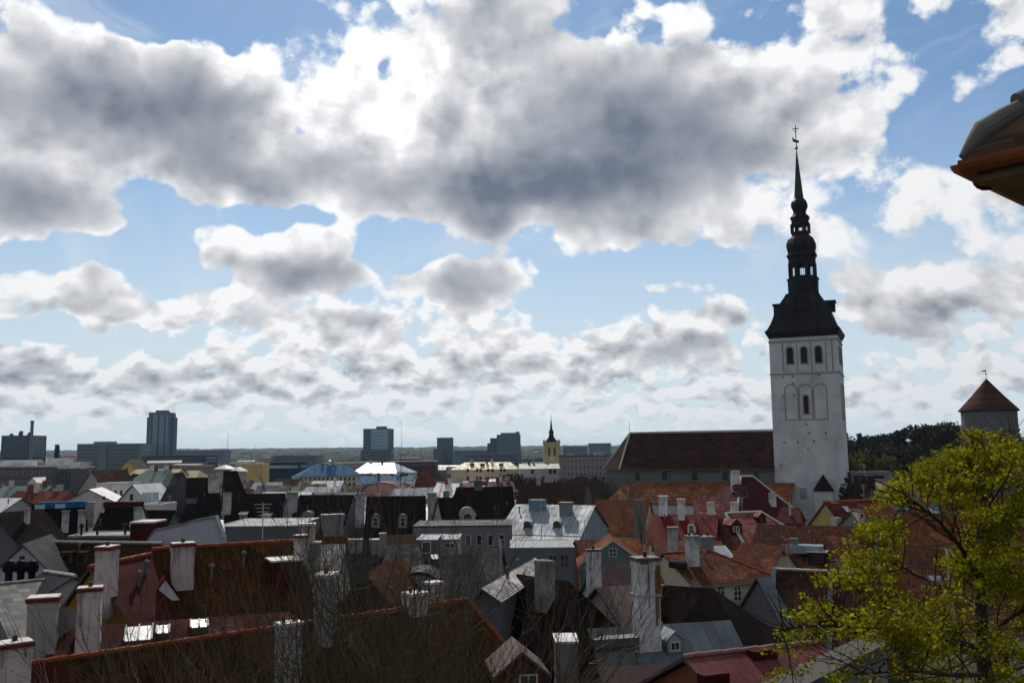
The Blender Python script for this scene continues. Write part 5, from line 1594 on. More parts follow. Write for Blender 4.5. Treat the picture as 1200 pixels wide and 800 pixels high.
mb = MB(); mb.box((cx_, cy_, z1_ - 2.6), (x1_ - x0_ - 0.02, (cy_ - y0_) * 2 - 0.02, 0.12)); mb.build('collar_band', OLDWHITE, h.roof)
RS = m_plain('rust_run', (0.20, 0.075, 0.02), 0.8)
mb = MB()
rg = random.Random(4)
for i in range(5):
    L_ = 1.2 + rg.random() * 2.6
    mb.box((x1_ - 0.09 - i * 0.07, y0_ + 0.055, z1_ - 0.7 - L_ / 2 - rg.random() * 0.4), (0.05 + rg.random() * 0.08, 0.012, L_))
    mb.box((x1_ - 0.05, y0_ + 0.14 + i * 0.09, z1_ - 0.7 - L_ / 2), (0.014, 0.09 + rg.random() * 0.12, L_))
mb.box((cx_ - 0.02, y0_ + 0.055, z1_ - 2.0), (0.05, 0.012, 2.6))
mb.build('rust_streak', RS, h.roof)['kind'] = 'stuff'
dormer(h, 791, 764, 1.0, 0.75, 'gable', OLDWHITE, Z_LIGHT, nx=2)
mb = MB(); mb.box((on_front(h, 722, 752).x, on_front(h, 722, 752).y, on_front(h, 722, 752).z + 0.1), (3.2, 1.3, 0.5)); mb.build('roof_step', Z_GREY, h.roof)
h = house('black steep roof with a sawtooth verge right of the tallest white chimney', (778, 685), 70, (836, 689), wf=6, rise=5.2, hB=5.2, roof=T_DARK, wall=OLDWHITE)
mb = MB()
for i in range(13):
    t = i / 13
    mb.box((-h.L / 2 - 0.1, -h.wf * t - 0.2, h.zr - h.rise * t - 0.02), (0.45, 0.28, 0.12))
mb.build('verge_tile', Z_GREY, h.roof)['kind'] = 'stuff'
h = house('cream house with a brown tiled roof and curved eaves, two arched windows', (776, 648), 92, (832, 643.5), wf=6, rise=2.4, hB=4.6, roof=T_BROWN, wall=CREAM, ridge=RIDGE)
chim(h, 803, 820.5, 627, 661, OLDWHITE, CAPG, d=0.75, pots=2); chim(h, 852, 874.5, 628, None, GREYP, CAPG, d=0.9, back=2.0)
mb = MB(); c = on_front(h, 800, 665); mb.tube([c + Vector((-0.9, 0.9, 0.35)), c + Vector((0.2, -0.3, 0.25))], 0.42, 10); mb.build('sun_tunnel', Z_DARK, h.roof)
for a, b in ((840, 849.5), (859, 869)): window(h, 'front', a, 685, b, 704, FRAME_W, 2, 3, arch=True)
window(h, 'right', 872, 684, 878, 703, FRAME_W, 2, 3)
h = house('pale teal sheet roof peeping between two chimneys of the cream house', (822, 640), 106, (850, 637), wf=5, rise=3, roof=m_metal('pale_teal_sheet', (0.46, 0.50, 0.52), rough=0.4), wall=OLDWHITE)
h = house('dark blackened house with pale end wall and old weathered stone chimney', (606, 672), 62, (667, 681), wf=8, rise=9, hB=5, roof=T_DARK, wall=OLDWHITE)
mb = MB(); mb.prism([(-h.L / 2 - 0.35, 0.4, h.zr + 0.35), (-h.L / 2 - 0.35, -8.2, h.ze + 0.2), (-h.L / 2 - 0.35, -8.2, -1), (-h.L / 2 - 0.35, 0.4, -1)], (0.75, 0, 0)); mb.build('party_wall', PINKWHITE, h.root)
chim(h, 626, 651.5, 656, 708, STONE, None, d=0.7, taper=1.0, label='old weathered stone chimney, mottled grey')
h = house('narrow lean-to with a pale streaked roof strip left of the old stone chimney', (564, 689), 55, (627, 653), wf=1.15, wb=0.5, rise=0.7, roof=m_tile('pale_streaked_tiles', (0.42, 0.39, 0.37), (0.26, 0.24, 0.22), moss=0.1, lichen=0.3, col=0.5), wall=DGREYP)
bx = block('small grey hut with white flat top in front of the blackened house', 651, 677, 751, 50, 2.2, GREYP, Z_WHITE, cat='hut', name='roof_hut', parapet=0.12)

# bottom right: red sheet roof and grey parapet
h = house('faded red sheet roof with low red hatches at the bottom right', (800, 769), 37, (958, 752), wf=4.5, wb=4, rise=2.0, roof=Z_PINKRED, wall=BRICKW, ridge=m_plain('pink_ridge_sheet', (0.2, 0.085, 0.08), 0.4))
for px, py in ((893, 768), (836, 796)):
    c = on_front(h, px, py); mb = MB(); mb.box((c.x, c.y, c.z + 0.08), (1.15, 0.5, 0.36)); mb.build('hatch', Z_MAROON, h.roof)
h = house('dark maroon sheet roof at the bottom, between mossy hip and faded red sheets', (700, 782), 44, (798, 776), wf=5, rise=3, roof=m_metal('dark_maroon_sheet', (0.06, 0.022, 0.022), rough=0.5), wall=BRICKW)
pl = thing('parapet_wall', 'grey concrete parapet slanting down behind the lower maple leaves', 'wall', (P(960, 780, 30).x, 30, ground(10, 30) - 0.5))
mb = MB()
a, b = P(878, 806, 26), P(1003, 748, 33)
o_ = Vector(pl.location)
sd = Vector((0.9, -0.55, 0)).normalized()
mb.prism([a - o_, b - o_, b - o_ + sd * 1.1, a - o_ + sd * 1.1], (0, 0, -0.5)); mb.build('coping', m_wall('concrete', (0.085, 0.08, 0.075), 0.5), pl)
mb = MB(); mb.prism([a - o_ + sd * 0.08 + Vector((0, 0, -0.52)), b - o_ + sd * 0.08 + Vector((0, 0, -0.52)), b - o_ + sd * 1.0 + Vector((0, 0, -0.52)), a - o_ + sd * 1.0 + Vector((0, 0, -0.52))], (0, 0, -9)); mb.build('wall', GREYP, pl)

# ------------------------------------------------------------------ left, near
h = house('long dark brown building with small windows under a pale roof edge', (54, 634.5), 80, (190, 636), wf=3, wb=5, rise=5, roof=T_DBROWN, wall=BROWNW, ridge=m_plain('grey_ridge_sheet', (0.35, 0.33, 0.32), 0.5))
for px in (78, 95): dormer(h, px, 662, 0.9, 1.0, 'shed', BROWNW, T_DBROWN, FRAME_D, nx=2)
h = block('flat pinkish roof terrace with small cowls behind the dark brown building', 80, 160, 627, 90, 5, m_wall('terrace_wall', (0.07, 0.06, 0.06), 0.3), m_metal('pinkish_felt', (0.24, 0.20, 0.20), rough=0.6), cat='building', parapet=0.2)
for x in (-1.2, 1.6, 2.2, -2.8):
    mb = MB(); mb.tube([(x, -1, h.H - 0.3), (x, -1, h.H + 0.7)], 0.12, 7); mb.lathe([(0.24, h.H + 0.7), (0.24, h.H + 0.85), (0.05, h.H + 1.1)], 8, (x, -1)); mb.build('cowl', ALU if x == 2.2 else Z_DARK, h.roof)
h = block('maroon sheet-clad stair box on a roof, left one with a flat top', 153, 180, 611, 84, 3.0, Z_MAROON, Z_WHITE, cat='stair box', name='stair_box', parapet=0.15)
def slab(label, pts, Y, d, mat, cop, name='gable_wall', cat='wall'):
    ps = [P(x, y, Y) for x, y in pts]
    o = Vector((ps[0].x, Y, ground(ps[0].x, Y) - 0.5))
    root = thing(name, label, cat, o)
    mb = MB(); q = [p - o for p in ps]
    mb.prism([Vector((q[0].x, 0, -1))] + q + [Vector((q[-1].x, 0, -1))], (0, d, 0)); mb.build('wall', mat, root)
    mb = MB()
    for a, b in zip(q, q[1:]): mb.prism([a + Vector((0, -0.12, 0.01)), b + Vector((0, -0.12, 0.01)), b + Vector((0, d + 0.12, 0.01)), a + Vector((0, d + 0.12, 0.01))], (0, 0, 0.14))
    mb.build('coping', cop, root)
    return root
slab('big whitewashed gable wall with a stepped sloping top between the two maroon boxes', [(157, 655), (181, 622), (219, 614), (222, 612), (252, 606), (262, 632)], 80, 0.8, m_wall('lilac_white_plaster', (0.44, 0.44, 0.47), 0.3), CAPG)
h = house('maroon sheet-clad stair box with a white sloping lid, right one', (238, 609.5), 84, (262, 607.5), wf=2.2, wb=0.6, rise=0.9, roof=Z_WHITE, wall=Z_MAROON, name='stair_box', cat='stair box')
h = house('whitewashed house with a clipped gable at the left edge', (26, 637), 72, az=-14, L=9, wf=4.2, rise=4.4, roof=Z_DARK, wall=m_wall('lilac_white_plaster', (0.44, 0.44, 0.47), 0.3))
window(h, 'left', 23, 651, 29, 659, FRAME_D, 1, 1)
h = house('grey tiled low roofed house with three round black cowls at the left edge', (-20, 686), 62, (52, 679), wf=10, rise=3.4, roof=T_GREY, wall=GREYP, ridge=m_plain('dull_pink_ridge', (0.22, 0.15, 0.13), 0.7))
for px in (11, 25, 38):
    p = h.Mi @ P(px, 661, 65.5)
    mb = MB(); mb.lathe([(0.25, p.z - 1.9), (0.25, p.z - 0.6), (0.42, p.z - 0.45), (0.48, p.z - 0.1), (0.3, p.z + 0.25), (0.05, p.z + 0.35)], 10, (p.x, p.y)); mb.build('chimney_cowl', BLACKM, h.roof)
h = house('dark felted roof with a pale curved edge behind the grey tiled roof', (52, 669), 66, (88, 674), wf=6, rise=3, roof=Z_DARK, wall=OLDWHITE, ridge=m_plain('pale_ridge_sheet', (0.6, 0.58, 0.55), 0.4))
h = house('dark red sheet roofed house with an ochre gable end and pinkish chimney', (104, 664), 47, (176, 649), wf=3.9, wb=3.2, rise=4.4, roof=Z_MAROON, wall=OCHRE, ridge=RIDGE)
chim(h, 110, 138, 640, 690, PINKWHITE, SLABRED, d=0.7)
h = house('long mossy tiled roof with a triangular dormer, behind the bottom ridge', (178, 643), 53, (352, 628), Y2=57.2, wf=6.5, rise=6.4, roof=T_MOSS, wall=BRICKW, ridge=RIDGE)
chim(h, 199, 227, 636, 682, PINKWHITE, SLABRED, d=0.7); chim(h, 343.5, 361, 627, 656, PINKWHITE, SLABRED, d=0.8)
dormer(h, 193, 704, 1.6, 1.15, 'tri', WHITE, Z_RED)
dormer(h, 337, 690, 1.7, 1.6, 'box', Z_MAROON, Z_WHITE, win=False)
h = house('dark red sheet lean-to with bright propped skylights below the mossy roof', (60, 736), 44, (340, 716), wf=4.6, wb=0.4, rise=2.6, roof=Z_MAROON, wall=BRICKW)
for a, b, c, d in ((148, 734, 177, 753), (184, 736, 198, 745), (224, 729, 243, 738)): skylight(h, a, b, c, d, 14)
chim(h, 88, 118, 688, 758, PINKWHITE, SLABRED, d=0.7, taper=0.94); chim(h, 31, 67, 699, 757, m_wall('worn_grey_plaster', (0.36, 0.33, 0.31), 0.7), SLABRED, d=0.8)
c = on_front(h, 72, 745)
mb = MB(); mb.lathe([(0.02, 0.0), (0.35, 0.05), (0.62, 0.2)], 20); mb.build('satellite_dish', m_plain('grey_dish_paint', (0.22, 0.22, 0.23), 0.5), h.roof, xf=Matrix.Translation(c + Vector((0, 0, 0.75))) @ Matrix.Rotation(math.radians(60), 4, 'Y') @ Matrix.Rotation(math.radians(80), 4, 'X'))
mb = MB(); mb.tube([c + Vector((0, 0, -0.4)), c + Vector((0, 0, 0.8))], 0.05, 6); mb.build('dish_pole', ALU, h.roof)
root, wl = arch_house('grey-lilac house with a low barrel roof behind the bare trees', 466, 516, 690, 671, 62, 3.2, Z_DARK, m_wall('lilac_grey_plaster', (0.28, 0.27, 0.29), 0.3))
h = house('dark mossy gable with a small window behind the bottom roof ridge', (428, 671), 54, az=4, L=10, wf=4.2, rise=4.6, roof=T_MOSS, wall=m_wall('moss_brown_boarding', (0.06, 0.045, 0.025), 0.5))
window(h, 'left', 411, 698, 420, 711, FRAME_D, 1, 2)
chim(h, 367, 395.5, 671, 716, m_wall('twig_grey_plaster', (0.33, 0.30, 0.28), 0.5), CAPW, d=0.7, back=0)
h = house('big mossy tiled roof along the bottom with orange ridge tiles and hip', (20, 779), 36, (547, 702), wf=9, rise=9.6, hB=4.2, roof=T_MOSS, wall=BRICKW, ridge=RIDGE)
chim(h, 320.5, 353.5, 728, 806, OLDWHITE, CAPW, d=0.7, label='grey-white chimney with a bright top, in front of the ridge')
chim(h, 471, 503, 693, None, PINKWHITE, CAPW, d=0.8); chim(h, 533, 557, 680, None, PINKWHITE, CAPW, d=0.8, back=3.0)
chim(h, -6, 34, 752, 812, PINKWHITE, SLABRED, d=0.8)
mb = MB(); mb.prism([(-h.L / 2 - 0.05, 0, h.zr + 0.03), (-h.L / 2 + 1.2, 0, h.zr + 0.03), (-h.L / 2 + 1.2, -9, h.ze + 0.03), (-h.L / 2 - 0.05, -9, h.ze + 0.03)], (0, 0, 0.06)); mb.build('verge_sheet', Z_MAROON, h.roof)
# dormer on the hip side of that roof
dh = house('small boarded dormer house with a white two-pane window at the bottom', (612, 763), 42.5, az=-8, L=3.5, wf=1.35, rise=1.1, roof=Z_RUSTY, wall=m_wall('dark_red_boarding', (0.10, 0.035, 0.025), 0.4), zg=None, name='dormer_house', cat='dormer house')
window(dh, 'left', 608, 789, 630, 806, FRAME_W, 2, 1)

# ------------------------------------------------------------------ roof corner overhead, right
def build_eave():
    Y = 4.0
    C0 = P(1127, 184, Y)
    e1 = Vector((0.74, 0.67, 0)).normalized(); e2 = Vector((0.67, -0.74, 0)).normalized()
    inn = (e1 + e2).normalized()
    root = thing('house_corner', 'tiled roof corner with reddish gutter jutting in overhead at the right edge', 'house', (C0.x, C0.y, ground(C0.x, Y)))
    o = Vector(root.location)
    c = C0 - o
    slope = 0.95
    R = 5.0
    T_EAVE = m_tile('eave_clay_tiles', (0.10, 0.055, 0.035), (0.07, 0.05, 0.038), moss=0.4, lichen=0.4)
    top = lambda a, b: c + e1 * a + e2 * b + Vector((0, 0, 0.02 + min(a, b) * slope * 1.41 * 0.72))
    mb = MB()
    mb.face([top(0, 0), top(R, 0), top(R, R)]); mb.face([top(0, 0), top(R, R), top(0, R)])
    dz = Vector((0, 0, -0.05))
    mb.face([top(0, 0) + dz, top(R, 0) + dz, top(R, 0), top(0, 0)]); mb.face([top(0, 0) + dz, top(0, R) + dz, top(0, R), top(0, 0)])
    rf = mb.build('roof', T_EAVE, root)
    HT = m_plain('lichened_hip_tiles', (0.15, 0.14, 0.12), 0.8)
    n = 26
    dirv = (top(1, 1) - top(0, 0))
    for i in range(n):
        a = top(0, 0) + dirv * (0.07 + i * 0.125) + Vector((0, 0, 0.0)); b = a + dirv * 0.15
        q = MB(); q.tube([a + Vector((0, 0, 0.035)), a.lerp(b, 0.5) + Vector((0, 0, 0.02)), b] if i else [a - dirv * 0.07 - Vector((0, 0, .02)), a - dirv * 0.03 + Vector((0, 0, .005)), a + Vector((0, 0, 0.03)), a.lerp(b, 0.5) + Vector((0, 0, 0.02)), b], [0.056, 0.052, 0.046] if i else [0.015, 0.038, 0.053, 0.05, 0.046], 14, caps=True); q.build('hip_tile', HT, rf, smooth=False)
    for a, b, kk in ((e1, e2, 0), (e2, e1, 1)):
        q = MB()
        nb = -b
        arc = [(math.cos(PI * i / 8), math.sin(PI * i / 8)) for i in range(9)]
        r = 0.055
        s0 = c + nb * 0.0 + Vector((0, 0, -0.03)) - a * 0.0
        ro = [s0 + nb * (r * cx__) * 1.0 + Vector((0, 0, -r * cz)) for cx__, cz in arc]
        for i in range(8): q.face([ro[i], ro[i + 1], ro[i + 1] + a * R, ro[i] + a * R])
        ri = [s0 + nb * (r * 0.9 * cx__) + Vector((0, 0, -r * 0.9 * cz)) for cx__, cz in arc]
        for i in range(8): q.face([ri[i + 1], ri[i], ri[i] + a * R, ri[i + 1] + a * R])
        q.face([p for p in ro])
        g = q.build('gutter', m_metal('red_brown_gutter_paint', (0.38, 0.11, 0.05), seam=9, rough=0.4), root, smooth=False)
        for s in (0.3, 1.3, 2.3):
            q = MB()
            pts = [p + a * s for p in ro]
            q.tube([p + (p - (s0 + a * s)).normalized() * 0.006 for p in pts], 0.012, 5)
            q.build('gutter_bracket', Z_MAROON, g)
    q = MB()
    i0 = 0.05
    q.prism([c + e1 * i0 + e2 * i0, c + e1 * R + e2 * i0, c + e1 * R + e2 * R, c + e1 * i0 + e2 * R], (0, 0, -0.06))
    q.build('soffit', m_plain('brown_soffit_boards', (0.13, 0.085, 0.05), 0.7), root, xf=Matrix.Translation((0, 0, -0.06)))
    q = MB()
    k = 0.5
    a0 = c + e1 * k + e2 * k
    q.prism([a0, c + e1 * R + e2 * k, c + e1 * R + e2 * R, c + e1 * k + e2 * R], (0, 0, -c.z - 0.5))
    q.build('wall', OCHRE, root, xf=Matrix.Translation((0, 0, -0.125)))


build_eave()


# ------------------------------------------------------------------ trees
BARK = m_plain('dark_bark', (0.045, 0.035, 0.025), 0.9, spec=0.2)
TWIG = m_plain('olive_brown_twigs', (0.075, 0.055, 0.028), 0.75, spec=0.35)


def limb(mb, p, d, L, r, rng, up=0.12, wob=0.25, n=5, seg=5, r1=0.5):
    pts, rs = [p.copy()], [r]
    d = d.normalized()
    for i in range(n):
        d = (d + Vector((rng.gauss(0, wob), rng.gauss(0, wob), rng.gauss(0, wob) + up)) * 0.5).normalized()
        pts.append(pts[-1] + d * (L / n)); rs.append(r * (1 - (1 - r1) * (i + 1) / n))
    mb.tube(pts, rs, seg, caps=False)
    return pts, rs, d


def grow(mb, tips, p, d, L, r, lev, rng, spread=0.7, kids=(3, 4), up=0.12, shrink=0.68, wob=0.22, rmin=0.006, keep=None):
    if keep and lev < 2 and not keep(p + d.normalized() * L): return
    seg = 7 if r > 0.08 else (5 if r > 0.03 else 3)
    pts, rs, d2 = limb(mb, p, d, L, r, rng, up, wob, 6 if lev > 1 else 4, seg, 0.55 if lev else 0.25)
    if lev <= 1: tips.append((pts, d2))
    if lev == 0: return
    k = rng.randint(*kids)
    for i in range(k):
        t = 0.35 + 0.65 * (i + rng.random() * 0.6) / k
        j = min(len(pts) - 1, max(1, int(t * (len(pts) - 1) + 0.5)))
        dd = (pts[j] - pts[j - 1]).normalized()
        ax = dd.orthogonal().normalized()
        ax.rotate(Matrix.Rotation(rng.random() * 2 * PI, 3, dd))
        nd = (dd + ax * spread * (0.6 + rng.random() * 0.7)).normalized()
        q = pts[j]
        if keep and not keep(q + nd * L * 0.5): continue
        grow(mb, tips, q, nd, L * shrink * (0.75 + rng.random() * 0.5), max(rmin, rs[j] * (0.62 if lev > 1 else 0.5)), lev - 1, rng, spread, kids, up, shrink, wob, rmin, keep)
    grow(mb, tips, pts[-1], d2, L * shrink, max(rmin, rs[-1] * 0.9), lev - 1, rng, spread, kids, up, shrink, wob, rmin, keep)


def leaves_mesh(points, size, rng, per=5, spread=0.16, flat=0.8):
    mb = MB()
    for p in points:
        for i in range(per):
            c = p + Vector((rng.gauss(0, spread), rng.gauss(0, spread), rng.gauss(0, spread * flat)))
            s = size * (0.45 + rng.random() ** 2 * 1.3)
            a = Vector((rng.gauss(0, 1), rng.gauss(0, 1), rng.gauss(0, 0.7))).normalized()
            b = a.orthogonal().normalized(); b.rotate(Matrix.Rotation(rng.random() * 6.28, 3, a))
            mb.face([c - a * s * 0.5, c + b * s * 0.38, c + a * s * 0.55, c - b * s * 0.38])
    return mb


# ---- the green maple on the right
def build_maple():
    rng = random.Random(11)
    Y = 22.0
    base = P(1158, 900, Y); gz = ground(base.x, Y)
    root = thing('maple_tree', 'maple tree in fresh yellow-green leaf filling the lower right', 'tree', (base.x, Y, gz))
    o = Vector(root.location)
    L_ = lambda px, py, dy=0.0: P(px, py, Y + dy) - o
    mb = MB(); tips = []
    trunk = [Vector((0, 0, -0.5)), L_(1156, 800), L_(1150, 730), L_(1147, 660), L_(1150, 600), L_(1158, 560), L_(1156, 530)]
    mb.tube(trunk, [0.26, 0.19, 0.15, 0.11, 0.075, 0.045, 0.02], 10)
    limbs = [
        ([L_(1148, 680), L_(1125, 640, -.8), L_(1100, 610, -1.4), L_(1075, 590, -1.8), L_(1055, 575, -2.1)], .1),
        ([L_(1148, 660), L_(1165, 630, 1.0), L_(1185, 600, 1.6), L_(1205, 580, 2.2), L_(1225, 560, 2.4)], .09),
        ([L_(1148, 640), L_(1140, 600, 1.6), L_(1120, 570, 2.6), L_(1100, 545, 3.2)], .08),
        ([L_(1148, 620), L_(1160, 590, -1.4), L_(1180, 560, -2.2), L_(1190, 535, -2.4)], .07),
        ([L_(1150, 715), L_(1110, 690, 1.5), L_(1070, 670, 2.6), L_(1035, 655, 3.2)], .1),
        ([L_(1152, 760), L_(1100, 745, -1.5), L_(1040, 735, -2.4), L_(985, 733, -3.0), L_(940, 733, -3.3), L_(912, 739, -3.4)], .11),
        ([L_(1040, 735, -2.4), L_(1000, 722, -2.0), L_(965, 722, -1.8), L_(930, 735, -1.6)], .06),
        ([L_(1100, 745, -1.5), L_(1055, 720, -1.0), L_(1015, 705, -.6)], .06),
        ([L_(1152, 745), L_(1190, 720, -1.8), L_(1225, 700, -2.4)], .1),
        ([L_(1154, 790), L_(1110, 790, -2.0), L_(1060, 785, -3.0), L_(1000, 790, -3.6)], .1),
        ([L_(1154, 800), L_(1200, 780, 2.0), L_(1240, 760, 3.0)], .1),
        ([L_(1150, 600), L_(1170, 560, 1.0), L_(1180, 530, 1.4), L_(1185, 515, 1.5)], .05),
        ([L_(1152, 730), L_(1165, 700, 2.4), L_(1185, 670, 3.8)], .09),
        ([L_(1153, 770), L_(1120, 760, 2.4), L_(1075, 750, 3.8), L_(1030, 745, 4.2)], .09),
        ([L_(1150, 620), L_(1125, 590, .5), L_(1105, 560, .8), L_(1095, 540, .9)], .06),
    ]
    def poly(px):                    # how high the crown may reach over each picture column
        return 0
    def keep(q):
        px, py, _ = project(q + o)
        top = 500 + max(0.0, 1120 - px) * 0.30 + max(0.0, (px - 1170)) * 0.4
        if px < 1120: top = 512 + (1120 - px) * 0.55
        if px < 1035: top = 560 + (1035 - px) * 1.35
        if px < 893: return False
        # a window through the crown where the roofs show
        if 1062 < px < 1128 and 588 < py < 640 and rng.random() < 0.75: return False
        if 1055 < px < 1110 and 640 < py < 700 and rng.random() < 0.6: return False
        if px < 1020 and 690 < py < 775 and not (715 < py < 752) and rng.random() < 0.5: return False
        return py > top + 4
    for pts, r in limbs:
        mb.tube(pts, [r * 0.62 * (1 - 0.75 * i / (len(pts) - 1)) for i in range(len(pts))], 7)
        for i in range(1, len(pts)):
            for k in range(6 if i < len(pts) - 1 else 7):
                t = rng.random()
                p = pts[i - 1].lerp(pts[i], t)
                d = (pts[i] - pts[i - 1]).normalized() * 0.6 + Vector((rng.gauss(0, 1), rng.gauss(0, 1), rng.gauss(0.25, 0.7))).normalized()
                grow(mb, tips, p, d, 1.0, r * 0.22, 2, rng, 0.75, (2, 3), 0.1, 0.66, 0.25, 0.006, keep)
    for i in range(3, len(trunk)):
        for k in range(5):
            grow(mb, tips, trunk[i], Vector((rng.gauss(0, 1), rng.gauss(0, 1), rng.gauss(0.4, .5))).normalized(), 0.9, 0.025, 2, rng, 0.75, (2, 3), 0.12, 0.66, 0.25, 0.007, keep)
    mb.build('trunk', BARK, root, uv=False)
    pts = []
    for br, d in tips:
        for i in range(1, len(br)):
            if rng.random() < 0.75: pts.append(br[i])
    pts = [p for p in pts if keep(p) and mnoise.noise(Vector((p.x * 0.95, p.y * 0.95, p.z * 2.4))) + 0.5 * mnoise.noise(p * 2.3) > (0.0 if project(p + o)[0] < 1070 else -0.08)]
    print('maple tips', len(tips), 'leaf clumps', len(pts))
    ML = m_leaf('maple_leaf', (0.30, 0.275, 0.012), (0.12, 0.125, 0.009), 0.6, 0.0)
    leaves_mesh(pts, 0.07, rng, 14, 0.10, 0.45).build('crown', ML, root, uv=False)


build_maple()


# ---- bare budding trees along the bottom
def bare_tree(label, px, ptop, Y, seed, h_spread=0.55, levels=4, buds=True, r0=0.13, kids=(2, 3), group=None, lean=0.0, name='bare_tree', L0=None, stems=5):
    rng = random.Random(seed)
    base = P(px, 800, Y); gz = ground(base.x, Y)
    top = P(px, ptop, Y).z
    H = top - gz
    root = thing(name, label, 'tree', (base.x, Y, gz), 0, group)
    mb = MB(); tips = []
    t0 = [Vector((0, 0, -0.5)), Vector((lean * 0.2, 0, H * 0.12)), Vector((lean * 0.6, 0, H * 0.3))]
    mb.tube(t0, [r0, r0 * 0.85, r0 * 0.7], 8)
    L = H * 0.29
    for s in range(stems):
        a = 2 * PI * s / stems + rng.random()
        d = Vector((math.cos(a) * h_spread, math.sin(a) * h_spread, 1.0))
        grow(mb, tips, t0[-1] - Vector((0, 0, H * 0.06 * s / stems)), d, L, r0 * 0.55, levels, rng, 0.62, kids, 0.16, 0.75, 0.2, 0.0105)
    zs = sorted(v.z for v in mb.v)
    k = H / zs[int(len(zs) * 0.985)]
    mb.v = [v * k for v in mb.v]
    tips = [([q * k for q in br], d) for br, d in tips]
    mb.build('branches', TWIG, root, uv=False)
    if buds:
        pts = []
        for br, d in tips:
            for q in br[1:]:
                if rng.random() < 0.35: pts.append(q)
        leaves_mesh(pts, 0.032, rng, 2, 0.025).build('foliage', m_leaf('bud_green', (0.10, 0.075, 0.012), (0.06, 0.04, 0.01), 0.3, 0.0), root, uv=False)
    return root


bare_tree('tallest bare budding tree, its upright twigs crossing the black roofs', 445, 566, 27, 5, 0.5, 4, r0=0.18, stems=4)
bare_tree('spreading bare tree at the bottom centre, right of the tallest bare one', 560, 668, 24, 8, 0.95, 4, r0=0.15, stems=4)
bare_tree('bare bushy tree left of the tallest one, in front of the mossy roof', 290, 655, 26, 21, 0.8, 4, r0=0.18, stems=3)
bare_tree('small thin bare tree in front of the pinkish chimneys at the lower left', 150, 715, 24, 31, 0.6, 3, r0=0.07, stems=3)
bare_tree('low bare tree with pale twigs at the bottom between the taller bare ones', 395, 690, 22, 44, 0.8, 4, r0=0.09, stems=3)

bare_tree('low wide bare tree at the bottom, its twigs arching over the hip ridge', 500, 705, 21, 63, 1.0, 4, r0=0.12, stems=4)
bare_tree('bare tree with long thin shoots rising over the pale weathered roof', 480, 600, 30, 71, 0.6, 4, r0=0.14, stems=3)

# ---- bare trees in the middle distance
def grown_tree(label, px, base_py, top_py, Y, seed, spread=0.6, group=None):
    return bare_tree(label, px, top_py, Y, seed, spread, 3, buds=False, r0=0.22, group=group, kids=(3, 4))


grown_tree('dark bare tree standing before the orange aisle roof, left of the church nave', 722, 600, 545, 182, 3, 0.5)
grown_tree('bare tree at the very corner of the nave, thin and upright', 703, 600, 552, 205, 4, 0.4)
grown_tree('bare tree in front of the pink-grey building', 676, 590, 556, 215, 7, 0.6)
grown_tree('wide bare tree below the yellow church tower', 632, 590, 553, 215, 9, 0.8)
grown_tree('bare tree between the wide bare one and the pink-grey building', 655, 590, 558, 210, 12, 0.7)
grown_tree('bare tree left of the wide bare one, before the long yellow building', 612, 590, 557, 222, 15, 0.6)
grown_tree('thin bare tree before the slender white chimneys of the red roof', 763, 610, 578, 160, 17, 0.4)


# ---- wooded slope to the right
def leafy_proto(seed, H, R, n, col, kind):
    """A crown of leaf clumps with gaps, and a trunk with limbs."""
    rng = random.Random(seed)
    mb = MB(); tips = []
    mb.tube([Vector((0, 0, -1)), Vector((0, 0, H * 0.35)), Vector((0.2, 0, H * 0.8))], [0.35, 0.28, 0.08], 7)
    if kind == 'fir':
        pts = []
        for i in range(n):
            z = rng.random() ** 0.8
            r = R * (1 - z) * (0.75 + 0.3 * math.sin(z * 40)) * math.sqrt(rng.random())
            a = rng.random() * 2 * PI
            pts.append(Vector((r * math.cos(a), r * math.sin(a), H * (0.08 + 0.92 * z))))
    else:
        cl = []
        for i in range(rng.randint(9, 13)):
            a = rng.random() * 2 * PI; rr = R * 0.65 * math.sqrt(rng.random())
            c = Vector((rr * math.cos(a), rr * math.sin(a), H * (0.38 + 0.5 * rng.random())))
            cl.append((c, R * (0.28 + 0.25 * rng.random())))
            mb.tube([Vector((0, 0, H * (0.2 + 0.25 * rng.random()))), c * 0.6 + Vector((0, 0, c.z * 0.35)), c], [0.16, 0.1, 0.04], 5)
        pts = []
        for i in range(n):
            c, r = cl[rng.randrange(len(cl))]
            v = Vector((rng.gauss(0, 1), rng.gauss(0, 1), rng.gauss(0, 1))).normalized() * r * (rng.random() ** 0.4)
            pts.append(c + v)
    return mb, leaves_mesh(pts, 0.75 if kind != 'fir' else 0.6, rng, 3, 0.4), rng


L_DARK = m_leaf('dark_evergreen_leaf', (0.022, 0.024, 0.013), (0.012, 0.015, 0.009), 0.12)
L_BROWN = m_leaf('brown_budding_leaf', (0.04, 0.034, 0.02), (0.026, 0.023, 0.014), 0.2)
L_GREEN = m_leaf('spring_green_leaf', (0.07, 0.085, 0.012), (0.05, 0.06, 0.012), 0.35)
PROTO = {}
for key, seed, H, R, n, mt, kind in (('fir', 1, 17, 4.2, 1100, L_DARK, 'fir'), ('dark', 2, 15, 6.0, 1300, L_DARK, 'round'), ('brown', 3, 14, 6.0, 900, L_BROWN, 'round'), ('green', 4, 11, 5.0, 1100, L_GREEN, 'round'), ('dark2', 5, 17, 5.0, 1300, L_DARK, 'round')):
    t, l, _ = leafy_proto(seed, H, R, n, mt, kind)
    PROTO[key] = (t, l, mt, H)
_first = {}
KIND_LABEL = {'fir': ('conifer_tree', 'dark pointed conifer'), 'dark': ('dense_tree', 'dense dark green tree'), 'dark2': ('dense_tree', 'tall dense dark tree'), 'brown': ('budding_tree', 'brownish budding tree'), 'green': ('green_tree', 'light green tree')}


